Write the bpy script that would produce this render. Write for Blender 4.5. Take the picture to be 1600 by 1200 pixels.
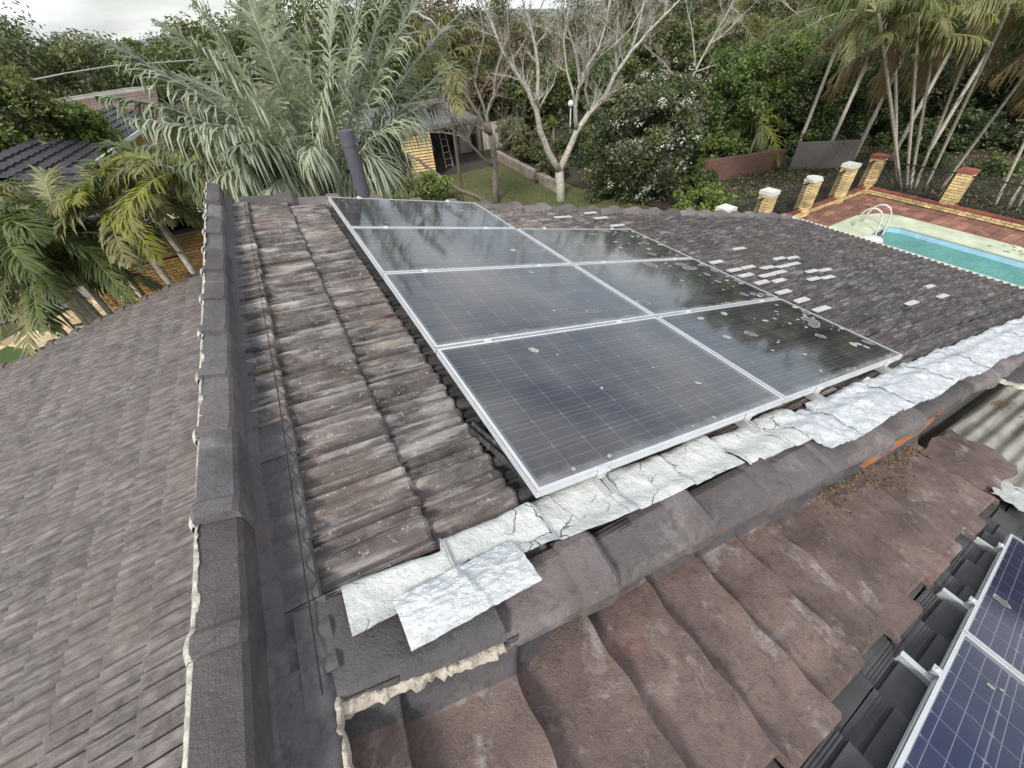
import bpy, bmesh, math, random
import numpy as np
from mathutils import Vector, Matrix, Quaternion

for o in list(bpy.data.objects): bpy.data.objects.remove(o)
scene = bpy.context.scene
COL = scene.collection
rnd = random.Random(7)
R = math.radians

# ------------------------------------------------------------------ camera
CAM = np.array([-0.40059, -0.68094, 1.25531])
RW = np.array([[0.87032964, -0.48855697, -0.0619549], [-0.37203807, -0.56984278, -0.732712], [0.32266701, 0.66075055, -0.67771285]])
FPX = 627.0
cam = bpy.data.cameras.new('camera'); camo = bpy.data.objects.new('camera', cam); COL.objects.link(camo)
cam.sensor_fit = 'HORIZONTAL'; cam.sensor_width = 36.0; cam.lens = 36.0 * FPX / 1600.0
cam.clip_start = 0.03; cam.clip_end = 3000
m = Matrix.Identity(4)
for i in range(3):
    m[i][0] = RW[0][i]; m[i][1] = -RW[1][i]; m[i][2] = -RW[2][i]; m[i][3] = CAM[i]
camo.matrix_world = m
scene.camera = camo

# ------------------------------------------------------------------ light
SUN_EL, SUN_AZ = R(42), R(226)      # azimuth clockwise from +Y
w = bpy.data.worlds.new('World'); scene.world = w; w.use_nodes = True
nt = w.node_tree; nt.nodes.clear()
sky = nt.nodes.new('ShaderNodeTexSky'); sky.sky_type = 'NISHITA'; sky.sun_disc = False
sky.sun_elevation = SUN_EL; sky.sun_rotation = SUN_AZ; sky.air_density = 1.0; sky.dust_density = 2.0
tc = nt.nodes.new('ShaderNodeTexCoord')
mp = nt.nodes.new('ShaderNodeMapping'); mp.inputs['Scale'].default_value = (1.6, 1.6, 7.0)
nz = nt.nodes.new('ShaderNodeTexNoise'); nz.inputs['Scale'].default_value = 1.7; nz.inputs['Detail'].default_value = 6; nz.inputs['Roughness'].default_value = 0.55
rp = nt.nodes.new('ShaderNodeValToRGB'); rp.color_ramp.elements[0].position = 0.33; rp.color_ramp.elements[1].position = 0.62
rp.color_ramp.elements[0].color = (0.28,)*3 + (1,); rp.color_ramp.elements[1].color = (0.97,)*3 + (1,)
n2 = nt.nodes.new('ShaderNodeTexNoise'); n2.inputs['Scale'].default_value = 3.1; n2.inputs['Detail'].default_value = 5
r2 = nt.nodes.new('ShaderNodeValToRGB')
r2.color_ramp.elements[0].position = 0.3; r2.color_ramp.elements[0].color = (5.6, 5.9, 6.3, 1)
r2.color_ramp.elements[1].position = 0.7; r2.color_ramp.elements[1].color = (9.0, 9.0, 8.9, 1)
mx = nt.nodes.new('ShaderNodeMix'); mx.data_type = 'RGBA'
bg = nt.nodes.new('ShaderNodeBackground'); bg.inputs['Strength'].default_value = 0.070
ow = nt.nodes.new('ShaderNodeOutputWorld')
L = nt.links.new
L(tc.outputs['Generated'], mp.inputs['Vector']); L(mp.outputs[0], nz.inputs['Vector']); L(mp.outputs[0], n2.inputs['Vector'])
L(nz.outputs['Fac'], rp.inputs[0]); L(n2.outputs['Fac'], r2.inputs[0])
L(rp.outputs[0], mx.inputs['Factor']); L(sky.outputs[0], mx.inputs['A']); L(r2.outputs[0], mx.inputs['B'])
L(mx.outputs['Result'], bg.inputs['Color']); L(bg.outputs[0], ow.inputs['Surface'])
sl = bpy.data.lights.new('sun', 'SUN'); sl.energy = 1.5; sl.angle = R(10); sl.color = (1.0, 0.95, 0.88)
so = bpy.data.objects.new('sun', sl); COL.objects.link(so)
so.rotation_euler = Vector((-math.sin(SUN_AZ)*math.cos(SUN_EL), -math.cos(SUN_AZ)*math.cos(SUN_EL), -math.sin(SUN_EL))).to_track_quat('-Z', 'Y').to_euler()
scene.view_settings.view_transform = 'Standard'; scene.view_settings.look = 'None'
scene.view_settings.gamma = 1.0; scene.view_settings.use_curve_mapping = False
scene.view_settings.exposure = 1.28

# ------------------------------------------------------------------ helpers
def ray(x, y):
    r = RW.T @ np.array([(x-800)/FPX, (y-600)/FPX, 1.0]); return r
def atY(x, y, Y):
    r = ray(x, y); return CAM + r*(Y-CAM[1])/r[1]
def atZ(x, y, z):
    r = ray(x, y); return CAM + r*(z-CAM[2])/r[2]
def atP(x, y, p0, n):
    r = ray(x, y); return CAM + r*np.dot(np.asarray(p0)-CAM, n)/np.dot(r, n)

def tag(o, label=None, cat=None, group=None, kind=None):
    if label: o['label'] = label
    if cat: o['category'] = cat
    if group: o['group'] = group
    if kind: o['kind'] = kind
    return o
def link(o, parent=None):
    COL.objects.link(o)
    if parent is not None: o.parent = parent
    return o
def empty(name, loc=(0, 0, 0), label=None, cat=None, group=None, kind=None, rot=None):
    o = bpy.data.objects.new(name, None); o.location = loc
    if rot is not None: o.rotation_euler = rot
    link(o); return tag(o, label, cat, group, kind)

class MB:
    def __init__(s): s.v = []; s.f = []; s.m = []; s.n = 0; s.uv = None
    def add(s, V, F, mi=0):
        b = s.n; V = [tuple(map(float, p)) for p in V]
        s.v += V; s.n += len(V)
        s.f += [tuple(i+b for i in f) for f in F]; s.m += [mi]*len(F)
    def box(s, c, d, mi=0, M=None):
        x, y, z = (q/2 for q in d)
        V = [(-x,-y,-z),(x,-y,-z),(x,y,-z),(-x,y,-z),(-x,-y,z),(x,-y,z),(x,y,z),(-x,y,z)]
        if M is not None: V = [tuple(M @ Vector(p)) for p in V]
        V = [(p[0]+c[0], p[1]+c[1], p[2]+c[2]) for p in V]
        s.add(V, [(0,3,2,1),(4,5,6,7),(0,1,5,4),(1,2,6,5),(2,3,7,6),(3,0,4,7)], mi)
    def bar(s, a, b, wd, ht, up=(0,0,1), mi=0):
        a = np.asarray(a, float); b = np.asarray(b, float); d = b-a; l = np.linalg.norm(d); d = d/l
        x = np.cross(d, up); x /= np.linalg.norm(x); y = np.cross(x, d)
        V = []
        for p in (a, b):
            for sx, sy in ((-1,-1),(1,-1),(1,1),(-1,1)): V.append(p+x*sx*wd/2+y*sy*ht/2)
        s.add(V, [(0,1,2,3),(7,6,5,4),(0,4,5,1),(1,5,6,2),(2,6,7,3),(3,7,4,0)], mi)
    def tube(s, pts, rad, seg=6, mi=0, cap=True):
        pts = [np.asarray(p, float) for p in pts]; n = len(pts)
        if not hasattr(rad, '__len__'): rad = [rad]*n
        V = []; ref = np.array([0.31, 0.52, 0.8])
        for i in range(n):
            d = pts[min(i+1, n-1)]-pts[max(i-1, 0)]; d = d/(np.linalg.norm(d)+1e-9)
            x = np.cross(d, ref); x /= np.linalg.norm(x)+1e-9; y = np.cross(d, x)
            for k in range(seg):
                a = 2*math.pi*k/seg; V.append(pts[i]+(x*math.cos(a)+y*math.sin(a))*rad[i])
        F = []
        for i in range(n-1):
            for k in range(seg):
                F.append((i*seg+k, i*seg+(k+1) % seg, (i+1)*seg+(k+1) % seg, (i+1)*seg+k))
        if cap: F.append(tuple(range(seg-1, -1, -1))); F.append(tuple((n-1)*seg+k for k in range(seg)))
        s.add(V, F, mi)
    def grid(s, P, mi=0):            # P[i][j] points
        a = len(P); b = len(P[0])
        s.add([p for r_ in P for p in r_], [(i*b+j, i*b+j+1, (i+1)*b+j+1, (i+1)*b+j) for i in range(a-1) for j in range(b-1)], mi)
    def prism(s, poly, up, mi=0):    # poly points extruded by vector up
        n = len(poly); up = np.asarray(up)
        V = [np.asarray(p, float) for p in poly]; V += [p+up for p in V]
        s.add(V, [tuple(range(n-1, -1, -1)), tuple(range(n, 2*n))] + [(i, (i+1) % n, n+(i+1) % n, n+i) for i in range(n)], mi)
    def mesh(s, name, mats, smooth=False):
        me = bpy.data.meshes.new(name); me.from_pydata(s.v, [], s.f)
        for q in (mats if isinstance(mats, (list, tuple)) else [mats]): me.materials.append(q)
        if len(me.materials) > 1: me.polygons.foreach_set('material_index', s.m)
        if smooth: me.polygons.foreach_set('use_smooth', [True]*len(me.polygons))
        me.update(); return me
    def build(s, name, mats, parent=None, smooth=False, **kw):
        o = bpy.data.objects.new(name, s.mesh(name, mats, smooth)); link(o, parent); return tag(o, **kw)
def np_mesh(name, V, Q, mats, smooth=False, mi=None):
    """fast: V (n,3) array, Q (m,4) quads or (m,3)"""
    me = bpy.data.meshes.new(name); V = np.asarray(V, np.float32); Q = np.asarray(Q, np.int32)
    k = Q.shape[1]; me.vertices.add(len(V)); me.vertices.foreach_set('co', V.ravel())
    me.loops.add(Q.size); me.loops.foreach_set('vertex_index', Q.ravel())
    me.polygons.add(len(Q)); me.polygons.foreach_set('loop_start', np.arange(0, Q.size, k, dtype=np.int32))
    for q in (mats if isinstance(mats, (list, tuple)) else [mats]): me.materials.append(q)
    if mi is not None: me.polygons.foreach_set('material_index', np.asarray(mi, np.int32))
    if smooth: me.polygons.foreach_set('use_smooth', np.ones(len(Q), bool))
    me.update(calc_edges=True); me.validate(); return me

# ------------------------------------------------------------------ materials
class NG:
    def __init__(s, name):
        s.mat = bpy.data.materials.new(name); s.mat.use_nodes = True
        s.t = s.mat.node_tree; s.t.nodes.clear(); s.out = s.t.nodes.new('ShaderNodeOutputMaterial')
    def n(s, typ, props=None, **inp):
        q = s.t.nodes.new('ShaderNode'+typ)
        for k, v in (props or {}).items(): setattr(q, k, v)
        for k, v in inp.items():
            k = k.replace('_', ' ')
            s.set(q.inputs[k] if k in q.inputs else q.inputs[int(k[1:])], v)
        return q
    def set(s, sock, v):
        if isinstance(v, bpy.types.NodeSocket): s.t.links.new(v, sock)
        elif isinstance(v, bpy.types.Node): s.t.links.new(v.outputs[0], sock)
        elif isinstance(v, tuple) and len(v) == 3 and sock.type == 'RGBA': sock.default_value = v+(1,)
        else: sock.default_value = v
    def pos(s, scale=(1, 1, 1), obj=False):
        src = s.n('TexCoord').outputs['Object'] if obj else s.n('NewGeometry').outputs['Position']
        return s.n('Mapping', Vector=src, Scale=scale).outputs[0]
    def noise(s, scale, det=4, vec=None, rough=0.55, dist=0.0):
        q = s.n('TexNoise', Scale=scale, Detail=det, Roughness=rough, Distortion=dist)
        if vec is not None: s.set(q.inputs['Vector'], vec)
        return q.outputs['Fac']
    def ramp(s, fac, *stops):
        q = s.n('ValToRGB'); s.set(q.inputs[0], fac); e = q.color_ramp.elements
        while len(e) < len(stops): e.new(0.5)
        for k, (p, c) in enumerate(stops):
            e[k].position = p; e[k].color = (c if isinstance(c, tuple) else (c,)*3)+(1,)
        return q.outputs[0]
    def mix(s, fac, a, b, mode='MIX'):
        q = s.n('Mix', dict(data_type='RGBA', blend_type=mode)); s.set(q.inputs[0], fac); s.set(q.inputs[6], a); s.set(q.inputs[7], b); return q.outputs[2]
    def math(s, op, a, b=0.0):
        q = s.n('Math', dict(operation=op)); s.set(q.inputs[0], a); s.set(q.inputs[1], b); return q.outputs[0]
    def bump(s, h, strength=0.3, dist=0.01, normal=None):
        q = s.n('Bump', Strength=strength, Distance=dist, Height=h)
        if normal is not None: s.set(q.inputs['Normal'], normal)
        return q.outputs[0]
    def bsdf(s, col, rough=0.8, nrm=None, **kw):
        q = s.n('BsdfPrincipled'); s.set(q.inputs['Base Color'], col); s.set(q.inputs['Roughness'], rough)
        for k, v in kw.items(): s.set(q.inputs[k.replace('_', ' ')], v)
        if nrm is not None: s.set(q.inputs['Normal'], nrm)
        return q.outputs[0]
    def done(s, sh): s.set(s.out.inputs['Surface'], sh); return s.mat

def simple(name, col, rough=0.7, var=0.25, scale=3.0, bump=0.15, bs=None, **kw):
    g = NG(name); f = g.noise(scale, 5, g.pos())
    a = tuple(c*(1-var) for c in col); b = tuple(min(1, c*(1+var)) for c in col)
    c = g.ramp(f, (0.3, a), (0.7, b))
    if name in ('red_brown_paver', 'yellow_brick', 'orange_brick', 'pale_sandstone_paver', 'red_capping_brick'): c = g.mix(1.0, c, g.ramp(g.n('ObjectInfo').outputs['Random'], (0.0, .68), (.5, 1.0), (1.0, 1.25)), 'MULTIPLY')
    nr = g.bump(g.noise(bs or scale*12, 4, g.pos()), bump, 0.01) if bump else None
    return g.done(g.bsdf(c, rough, nr, **kw))

def cells(g, sx, sy, ox=0.0, oy=0.0):       # per-tile random from world position
    v = g.n('Mapping', Vector=g.n('NewGeometry').outputs['Position'], Scale=(1/sx, 1/sy, 0.0), Location=(ox/sx, oy/sy, 0.0)).outputs[0]
    fl = g.n('VectorMath', dict(operation='FLOOR')); g.set(fl.inputs[0], v)
    return g.n('TexWhiteNoise', dict(noise_dimensions='2D'), Vector=fl.outputs[0])

def tile_material(name, dark, mid, light, warm, speck=0.62, amt=0.5, cell=(0.3344, 0.2, 0.72, 0.21), sk=1.0, tvar=.25, rust=0.0, downslope_dark=0.0):
    g = NG(name)
    P = g.pos(); St = g.pos((2.4, 17, 4))
    big = g.noise(1.1, 5, P); med = g.noise(9, 6, P, 0.65); st = g.noise(1.6, 6, St, 0.6); fine = g.noise(90, 4, P, 0.7)
    rv = cells(g, *cell)
    c = g.mix(g.ramp(med, (0.32, 0.0), (0.7, 1.0)), dark, mid)
    c = g.mix(g.math('MULTIPLY', g.ramp(big, (0.42, 0.0), (0.66, 1.0)), 0.55), c, warm)
    c = g.mix(g.math('MULTIPLY', g.ramp(st, (0.5, 0.0), (0.72, 1.0)), 0.75*sk), c, light)
    c = g.mix(g.math('MULTIPLY', g.ramp(st, (0.3, 1.0), (0.44, 0.0)), 0.6*sk), c, tuple(q*0.45 for q in dark))
    if rust: c = g.mix(g.math('MULTIPLY', g.ramp(g.noise(6.5, 5, g.pos((.8, 1.6, 1)), .65), (0.62, 0.0), (0.7, 1.0)), rust), c, (0.33, 0.21, 0.115))
    if downslope_dark: c = g.mix(g.math('MULTIPLY', g.ramp(g.math('ADD', g.math('MULTIPLY', g.n('SeparateXYZ', Vector=P).outputs[0], .2), g.math('MULTIPLY', big, .35)), (0.62, 0.0), (0.95, 1.0)), downslope_dark), c, g.mix(1.0, c, (0.50, 0.50, 0.53), 'MULTIPLY'))  # tone gets darker further down the slope
    tv = g.ramp(rv.outputs['Value'], (0.0, 1-tvar), (0.6, 1.0), (1.0, 1+tvar))
    c = g.mix(1.0, c, tv, 'MULTIPLY')
    sp = g.ramp(g.noise(42, 3, P, 0.75), (speck, 0.0), (speck+0.05, 1.0))
    c = g.mix(g.math('MULTIPLY', sp, amt), c, (0.42, 0.41, 0.37))
    ht = g.math('ADD', g.math('MULTIPLY', fine, 0.5), g.math('MULTIPLY', st, 0.6))
    return g.done(g.bsdf(c, 0.82, g.bump(ht, 0.9, 0.007)))
M = {}
M['tile'] = tile_material('roof_tile_concrete', (0.040, 0.036, 0.036), (0.170, 0.155, 0.148), (0.52, 0.50, 0.475), (0.170, 0.122, 0.106), 0.62, .6, sk=.85, tvar=.2, rust=.6, downslope_dark=.9)
M['tile_b'] = tile_material('roof_tile_weathered', (0.062, 0.055, 0.054), (0.160, 0.144, 0.139), (0.35, 0.33, 0.315), (0.165, 0.128, 0.119), 0.66, 0.45, (0.3375, 0.245, 1.235, 2.2), 0.55, .09, .06)
M['tile_dark'] = tile_material('roof_tile_dark', (0.022, 0.022, 0.024), (0.045, 0.044, 0.046), (0.13, 0.13, 0.13), (0.05, 0.045, 0.045), 0.7, 0.3)
M['tile_clean'] = simple('roof_tile_charcoal', (0.062, 0.062, 0.066), 0.75, 0.3, 5, 0.3, 140)
M['deck'] = simple('dark_underlay', (0.02, 0.02, 0.02), 0.9)

def membrane(name, a, b, pale, pale_amt, rust=0.0, rough=0.5):
    g = NG(name); P = g.pos()
    c = g.ramp(g.noise(2.6, 6, P, 0.6), (0.3, a), (0.7, b))
    c = g.mix(g.math('MULTIPLY', g.ramp(g.noise(5.5, 8, P, 0.7, 0.6), (0.55, 0.0), (0.78, 1.0)), pale_amt), c, pale)
    if rust: c = g.mix(g.math('MULTIPLY', g.ramp(g.noise(3.7, 4, g.pos((1, 1.3, 1)), 0.6), (0.62, 0.0), (0.76, 1.0)), rust), c, (0.30, 0.12, 0.07))
    c = g.mix(g.math('MULTIPLY', g.ramp(g.noise(60, 3, P, 0.8), (0.7, 0.0), (0.74, 1.0)), 0.7), c, (0.5, 0.48, 0.45))
    if 'cap' in name: c = g.mix(1.0, c, g.ramp(g.n('ObjectInfo').outputs['Random'], (0.0, (0.62, 0.58, 0.57)), (.4, (0.95, 0.95, 0.97)), (.7, (1.12, 1.02, 0.96)), (1.0, (1.3, 1.3, 1.3))), 'MULTIPLY')
    c = g.mix(g.math('MULTIPLY', g.ramp(g.noise(24, 6, P, 0.75, 1.0), (0.35, 1.0), (0.5, 0.0)), 0.5), c, tuple(v_*0.45 for v_ in a))
    h = g.math('ADD', g.noise(14, 6, P, 0.65), g.math('MULTIPLY', g.noise(120, 4, P, .7), 0.7))
    return g.done(g.bsdf(c, g.ramp(g.noise(6, 4, P), (0.3, rough), (0.8, rough+0.3)), g.bump(h, 0.7, 0.012)))
M['mem'] = membrane('grey_sealing_membrane', (0.060, 0.056, 0.060), (0.115, 0.107, 0.110), (0.24, 0.23, 0.23), 0.45, 0.35)
M['mem_brown'] = membrane('brown_sealing_membrane', (0.080, 0.056, 0.050), (0.235, 0.163, 0.142), (0.48, 0.46, 0.46), 0.85, 0.45, 0.55)
M['cap'] = membrane('coated_cap_tile', (0.090, 0.083, 0.085), (0.185, 0.172, 0.174), (0.38, 0.365, 0.35), 0.6, 0.8, 0.6)
M['mortar'] = simple('pale_mortar', (0.40, 0.40, 0.34), 0.9, 0.55, 26, 1.0, 70)
M['grout'] = simple('cracked_cream_mortar', (0.42, 0.37, 0.31), 0.9, 0.45, 22, 0.9, 70)
def white_paint():
    g = NG('white_cracked_coating'); P = g.pos()
    c = g.ramp(g.noise(5, 6, P, 0.6), (0.3, (0.47, 0.49, 0.475)), (0.65, (0.63, 0.64, 0.625)))
    v = g.n('TexVoronoi', dict(feature='DISTANCE_TO_EDGE'), Vector=g.n('VectorMath', dict(operation='ADD'), i0=P, i1=g.n('VectorMath', dict(operation='SCALE'), i0=g.n('TexNoise', Scale=9.0, Detail=5.0, Vector=P).outputs['Color'], i3=0.12).outputs[0]).outputs[0], Scale=7.0)
    crk = g.math('MULTIPLY', g.ramp(v.outputs['Distance'], (0.0, 1.0), (0.016, 0.0)), g.ramp(g.noise(3.0, 3, P), (0.5, 0.0), (0.6, 1.0)))
    c = g.mix(crk, c, (0.05, 0.05, 0.05))
    c = g.mix(g.math('MULTIPLY', g.ramp(g.noise(30, 5, P, 0.8), (0.62, 0.0), (0.68, 1.0)), 0.6), c, (0.25, 0.24, 0.2))
    h = g.math('SUBTRACT', g.noise(22, 6, P, 0.65), crk)
    return g.done(g.bsdf(c, 0.6, g.bump(h, 0.9, 0.02)))
M['white'] = white_paint()
def foil():
    g = NG('silver_foil_flashing'); P = g.pos()
    w1 = g.noise(18, 7, g.pos((1, 2.2, 1)), 0.62, 1.6); w2 = g.noise(70, 5, P, 0.6, 0.8)
    c = g.ramp(g.noise(4, 5, P), (0.3, (0.62, 0.65, 0.66)), (0.7, (0.80, 0.82, 0.83)))
    h = g.math('ADD', w1, g.math('MULTIPLY', w2, 0.3))
    return g.done(g.bsdf(c, 0.42, g.bump(h, 0.8, 0.02), Metallic=0.55))
M['foil'] = foil()
M['alu'] = simple('aluminium_frame', (0.74, 0.76, 0.77), 0.38, 0.06, 8, 0.05, 60, Metallic=0.65)
M['rail'] = simple('aluminium_rail', (0.60, 0.61, 0.62), 0.4, 0.1, 8, 0.05, 60, Metallic=0.7)
M['back'] = simple('pale_back_sheet', (0.55, 0.56, 0.60), 0.5, 0.1, 8, 0)
M['bus'] = simple('silver_busbar', (0.62, 0.63, 0.68), 0.4, 0.1, 8, 0)
def cellmat():
    g = NG('silicon_cell'); P = g.pos(); v = g.n('TexVoronoi', Vector=P, Scale=60.0)
    hs = g.ramp(v.outputs['Distance'], (0.0, (0.010, 0.016, 0.10)), (1.0, (0.020, 0.036, 0.22)))
    return g.done(g.bsdf(hs, 0.35))
M['cell_blue'] = cellmat()
M['cell'] = simple('grey_silicon_cell', (0.020, 0.023, 0.055), .35, .3, 30, 0)
def glassmat(nm='dusty_panel_glass', ior=1.85, ds=1.0):
    g = NG(nm); P = g.pos()
    fr = g.n('Fresnel', IOR=ior).outputs[0]
    gl = g.n('BsdfGlossy', Roughness=g.ramp(g.noise(3, 4, P), (0.3, 0.045), (0.7, 0.10)), Color=(1.0, 1.0, 1.0)).outputs[0]
    tr = g.n('BsdfTransparent', Color=(0.95, 0.95, 0.97)).outputs[0]
    a = g.n('MixShader', i0=fr, i1=tr, i2=gl).outputs[0]
    dust = g.math('MULTIPLY', g.math('ADD', g.ramp(g.noise(2.2, 6, g.pos((1, 1.6, 1)), 0.6), (0.35, 0.25), (0.75, 1.0)), g.math('MULTIPLY', g.ramp(g.noise(45, 4, P, 0.7), (0.6, 0.0), (0.75, 1.0)), 0.5)), 0.12*ds)
    oc = g.n('SeparateXYZ', Vector=g.n('TexCoord').outputs['Object'])
    ed = g.math('ADD', g.ramp(g.math('ADD', oc.outputs[1], g.math('MULTIPLY', g.noise(9, 5, P), .12)), (0.07, 0.45), (0.13, 0.0)), g.ramp(g.math('SUBTRACT', oc.outputs[0], g.math('MULTIPLY', g.noise(11, 5, P), .14)), (0.0, 0.0), (1.0, 0.0)))
    dust = g.math('MAXIMUM', dust, ed)
    d = g.n('BsdfDiffuse', Color=(0.42, 0.41, 0.41)).outputs[0]
    return g.done(g.n('MixShader', i0=dust, i1=a, i2=d).outputs[0])
M['glass'] = glassmat(); M['glass_b'] = glassmat('cleaner_panel_glass', 1.45, .25)
M['dropw'] = simple('dropping_white', (0.36, 0.36, 0.34), 0.9, 0.3, 60, 0.3)
M['dropg'] = simple('dropping_grey', (0.14, 0.14, 0.135), 0.9, 0.5, 60, 0.3)

# ------------------------------------------------------------------ roof frames
TH = 0.247544
U1 = np.array([math.cos(TH), 0, -math.sin(TH)]); N1 = np.array([math.sin(TH), 0, math.cos(TH)])
VY = np.array([0, 1.0, 0])
def S(u, v, n=-0.13): return U1*u+VY*v+N1*n
PB = R(22.5)                                   # steeper patched slope
UB = np.array([math.cos(PB), 0, -math.sin(PB)]); NB = np.array([math.sin(PB), 0, math.cos(PB)]); PB0 = np.array([-0.95, 0, -0.005])
def SB(s, v, n=0.0): return PB0+UB*s+VY*v+NB*n
PL = R(13.0)                                   # slope falling away on the other side of the ridge
UL = np.array([-math.cos(PL), 0, -math.sin(PL)]); NL = np.array([-math.sin(PL), 0, math.cos(PL)]); PL0 = np.array([-0.97, 0, 0.115])
def SL(s, v, n=0.0): return PL0+UL*s+VY*v+NL*n

house = empty('house', (0, 0, -4.7), 'brick house whose weathered dark tile roof fills the foreground', 'house')
def hchild(mb, name, mats, parent=house, smooth=False, **kw):
    o = mb.build(name, mats, parent, smooth, **kw)
    p = parent
    if p is house: o.matrix_parent_inverse = Matrix.Translation((0, 0, 4.7))
    return o

# one tile: x down the slope, y across, z up
TW, TG = 0.2, 0.345
PROF = [(0,-14),(0.5,15),(4,15),(6,9),(9,9),(11,15),(15,15),(17,10),(21,9),(24,14),(29,12),(38,1),(60,-13),(80,-9),(100,13),(115,18),(130,12),(150,-9),(170,-13),(185,0),(189,2),(190.5,-19),(199,-19)]
def tile_geo(flat=1.0, worn=0):
    V = []; F = []; rows = [(0.0, -22), (0.17, 0), (TG+0.012, 22), (TG+0.026, 14), (TG+0.026, -16)]
    for x, dz in rows:
        for y, z in PROF: V.append((x, y/1000, (z*flat+dz)/1000 if dz != -16 else (z*flat-14)/1000))
    b = len(PROF)
    for i in range(len(rows)-1):
        for j in range(b-1): F.append((i*b+j, (i+1)*b+j, (i+1)*b+j+1, i*b+j+1))
    return np.array(V), F
def basis(U, N):   # columns: U (down), across, N
    A = np.cross(N, U); return np.stack([U, A, N], 1), A
tile_meshes = {}
def tile_mesh(mname):
    if mname not in tile_meshes:
        V, F = tile_geo(); mb = MB(); mb.add(V, F); tile_meshes[mname] = mb.mesh('roof_tile', M[mname])
        me = tile_meshes[mname]
    return tile_meshes[mname]
def lay_tiles(slope, fn, U, N, courses, v_range, mname, keep, rs, nbudget):
    """courses: list of head positions; fn(s,v,n)->world; returns list of tiles"""
    B, A = basis(U, N); sgn = A[1]
    out = []
    for k, s in enumerate(courses):
        nv = int((v_range[1]-v_range[0])/TW)
        for j in range(nv):
            v = v_range[0]+j*TW
            vv = v if sgn > 0 else v+TW
            c = fn(s+0.2, v+TW/2, 0)
            if keep and not keep(s+0.2, v+TW/2): continue
            p = fn(s+rs.gauss(0, .004), vv+rs.gauss(0, .0015), rs.gauss(0, .0018))
            Mx = Matrix([[B[0][0], B[0][1], B[0][2], p[0]], [B[1][0], B[1][1], B[1][2], p[1]], [B[2][0], B[2][1], B[2][2], p[2]], [0, 0, 0, 1]])
            Mx = Mx @ Matrix.Rotation(rs.gauss(0, .004), 4, 'Z') @ Matrix.Rotation(rs.gauss(0, .006), 4, 'X')
            d = np.linalg.norm(c-CAM); q = RW @ (c-CAM)
            vis = q[2] > 0.2 and abs(q[0]/q[2]) < 1.32 and abs(q[1]/q[2]) < 1.0
            out.append((0 if vis else 1, d/ max(.15, abs(np.dot(N, (c-CAM)/d)))**.5, Mx, slope, mname))
    return out
ALL = []
# ------------------------------------------------------------------ house roof
PL = R(12.0)
UL = np.array([-math.cos(PL), 0, -math.sin(PL)]); NL = np.array([-math.sin(PL), 0, math.cos(PL)]); PL0 = np.array([-0.97, 0, -1.80])
def slab(fn, s0, s1, v0, v1, n, th, mat, name, **kw):
    mb = MB(); mb.prism([fn(s0, v0, n), fn(s1, v0, n), fn(s1, v1, n), fn(s0, v1, n)], (0, 0, -th)); return hchild(mb, name, mat, **kw)
roof_main = slab(S, -0.93, 9.62, -0.16, 4.28, -0.185, 0.05, M['deck'], 'roof_slope', label='wide tiled slope under the large solar array')
roof_low = slab(SL, 0.02, 5.3, -2.5, 8.75, -0.05, 0.05, M['deck'], 'roof_slope', label='lower tiled slope left of the raised edge caps')
roof_pat = slab(SB, 0.05, 5.2, -3.2, -0.36, -0.075, 0.05, M['deck'], 'roof_slope', label='steeper slope coated with brown membrane')
PROF_B = [(0,-24),(0.5,20),(14,18),(52,5),(79,-5),(82,-28),(102,-28),(104,19),(124,14),(150,4),(175,-6),(178,-30),(199,-30)]

rs = random.Random(3)
main_c = [-1.086+TG*k for k in range(0, 31)]
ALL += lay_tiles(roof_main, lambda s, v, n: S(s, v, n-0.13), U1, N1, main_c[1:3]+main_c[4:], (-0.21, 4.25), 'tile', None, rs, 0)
ALL += lay_tiles(roof_main, lambda s, v, n: S(s, v, n-0.13), U1, N1, main_c[3:4], (-0.21, 4.25), 'tile_dark', None, rs, 0)  # one course laid in the darker tile tone
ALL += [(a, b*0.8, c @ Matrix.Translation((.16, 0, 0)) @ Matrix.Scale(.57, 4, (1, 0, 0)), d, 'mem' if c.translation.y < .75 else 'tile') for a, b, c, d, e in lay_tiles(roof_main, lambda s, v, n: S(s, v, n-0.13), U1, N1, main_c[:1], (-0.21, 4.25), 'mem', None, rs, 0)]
sc = TW; TW = 0.245
LT = lay_tiles(roof_low, SL, UL, NL, [-0.1+TG*k for k in range(0, 15)], (-2.2, 8.72), 'tile_b', None, rs, 0)
TW = sc
ALL += [(a, b, c @ Matrix.Scale(1.225, 4, (0, 1, 0)), d, e) for a, b, c, d, e in LT]
# bare flat tiles of the patched slope
PROF_ = PROF
PROF = [(0,-20),(1,8),(70,9),(128,8),(131,-13),(140,-14),(143,1),(150,4),(155,0),(162,4),(167,0),(174,4),(179,0),(186,4),(198,2)]
tile_mesh('tile_clean')
for k in range(16):
    off = -0.3 if k % 2 else -0.2
    for j in range(7):
        v = -0.86+off/2-0.2*j
        if v > -0.9 and (k*7+j) % 3: continue
        p = SB(-0.37+0.99-0.335+0.3355*k-0.335, v, -0.012+rs.gauss(0, .002)); B, A = basis(UB, NB)
        vv = p
        Mx = Matrix([[B[0][0], B[0][1], B[0][2], vv[0]], [B[1][0], B[1][1], B[1][2], vv[1]], [B[2][0], B[2][1], B[2][2], vv[2]], [0, 0, 0, 1]]) @ Matrix.Rotation(rs.gauss(0, .01), 4, 'Z')
        ALL.append((0, np.linalg.norm(p-CAM), Mx, roof_pat, 'tile_clean'))
clean_geo = tile_geo()
PROF = [(0,-10),(2,6),(16,9),(30,6),(60,-7),(80,-4),(100,8),(115,10),(130,6),(150,-5),(172,-8),(190,-1),(199,5)]; tile_mesh('mem'); m_geo = tile_geo()
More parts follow.
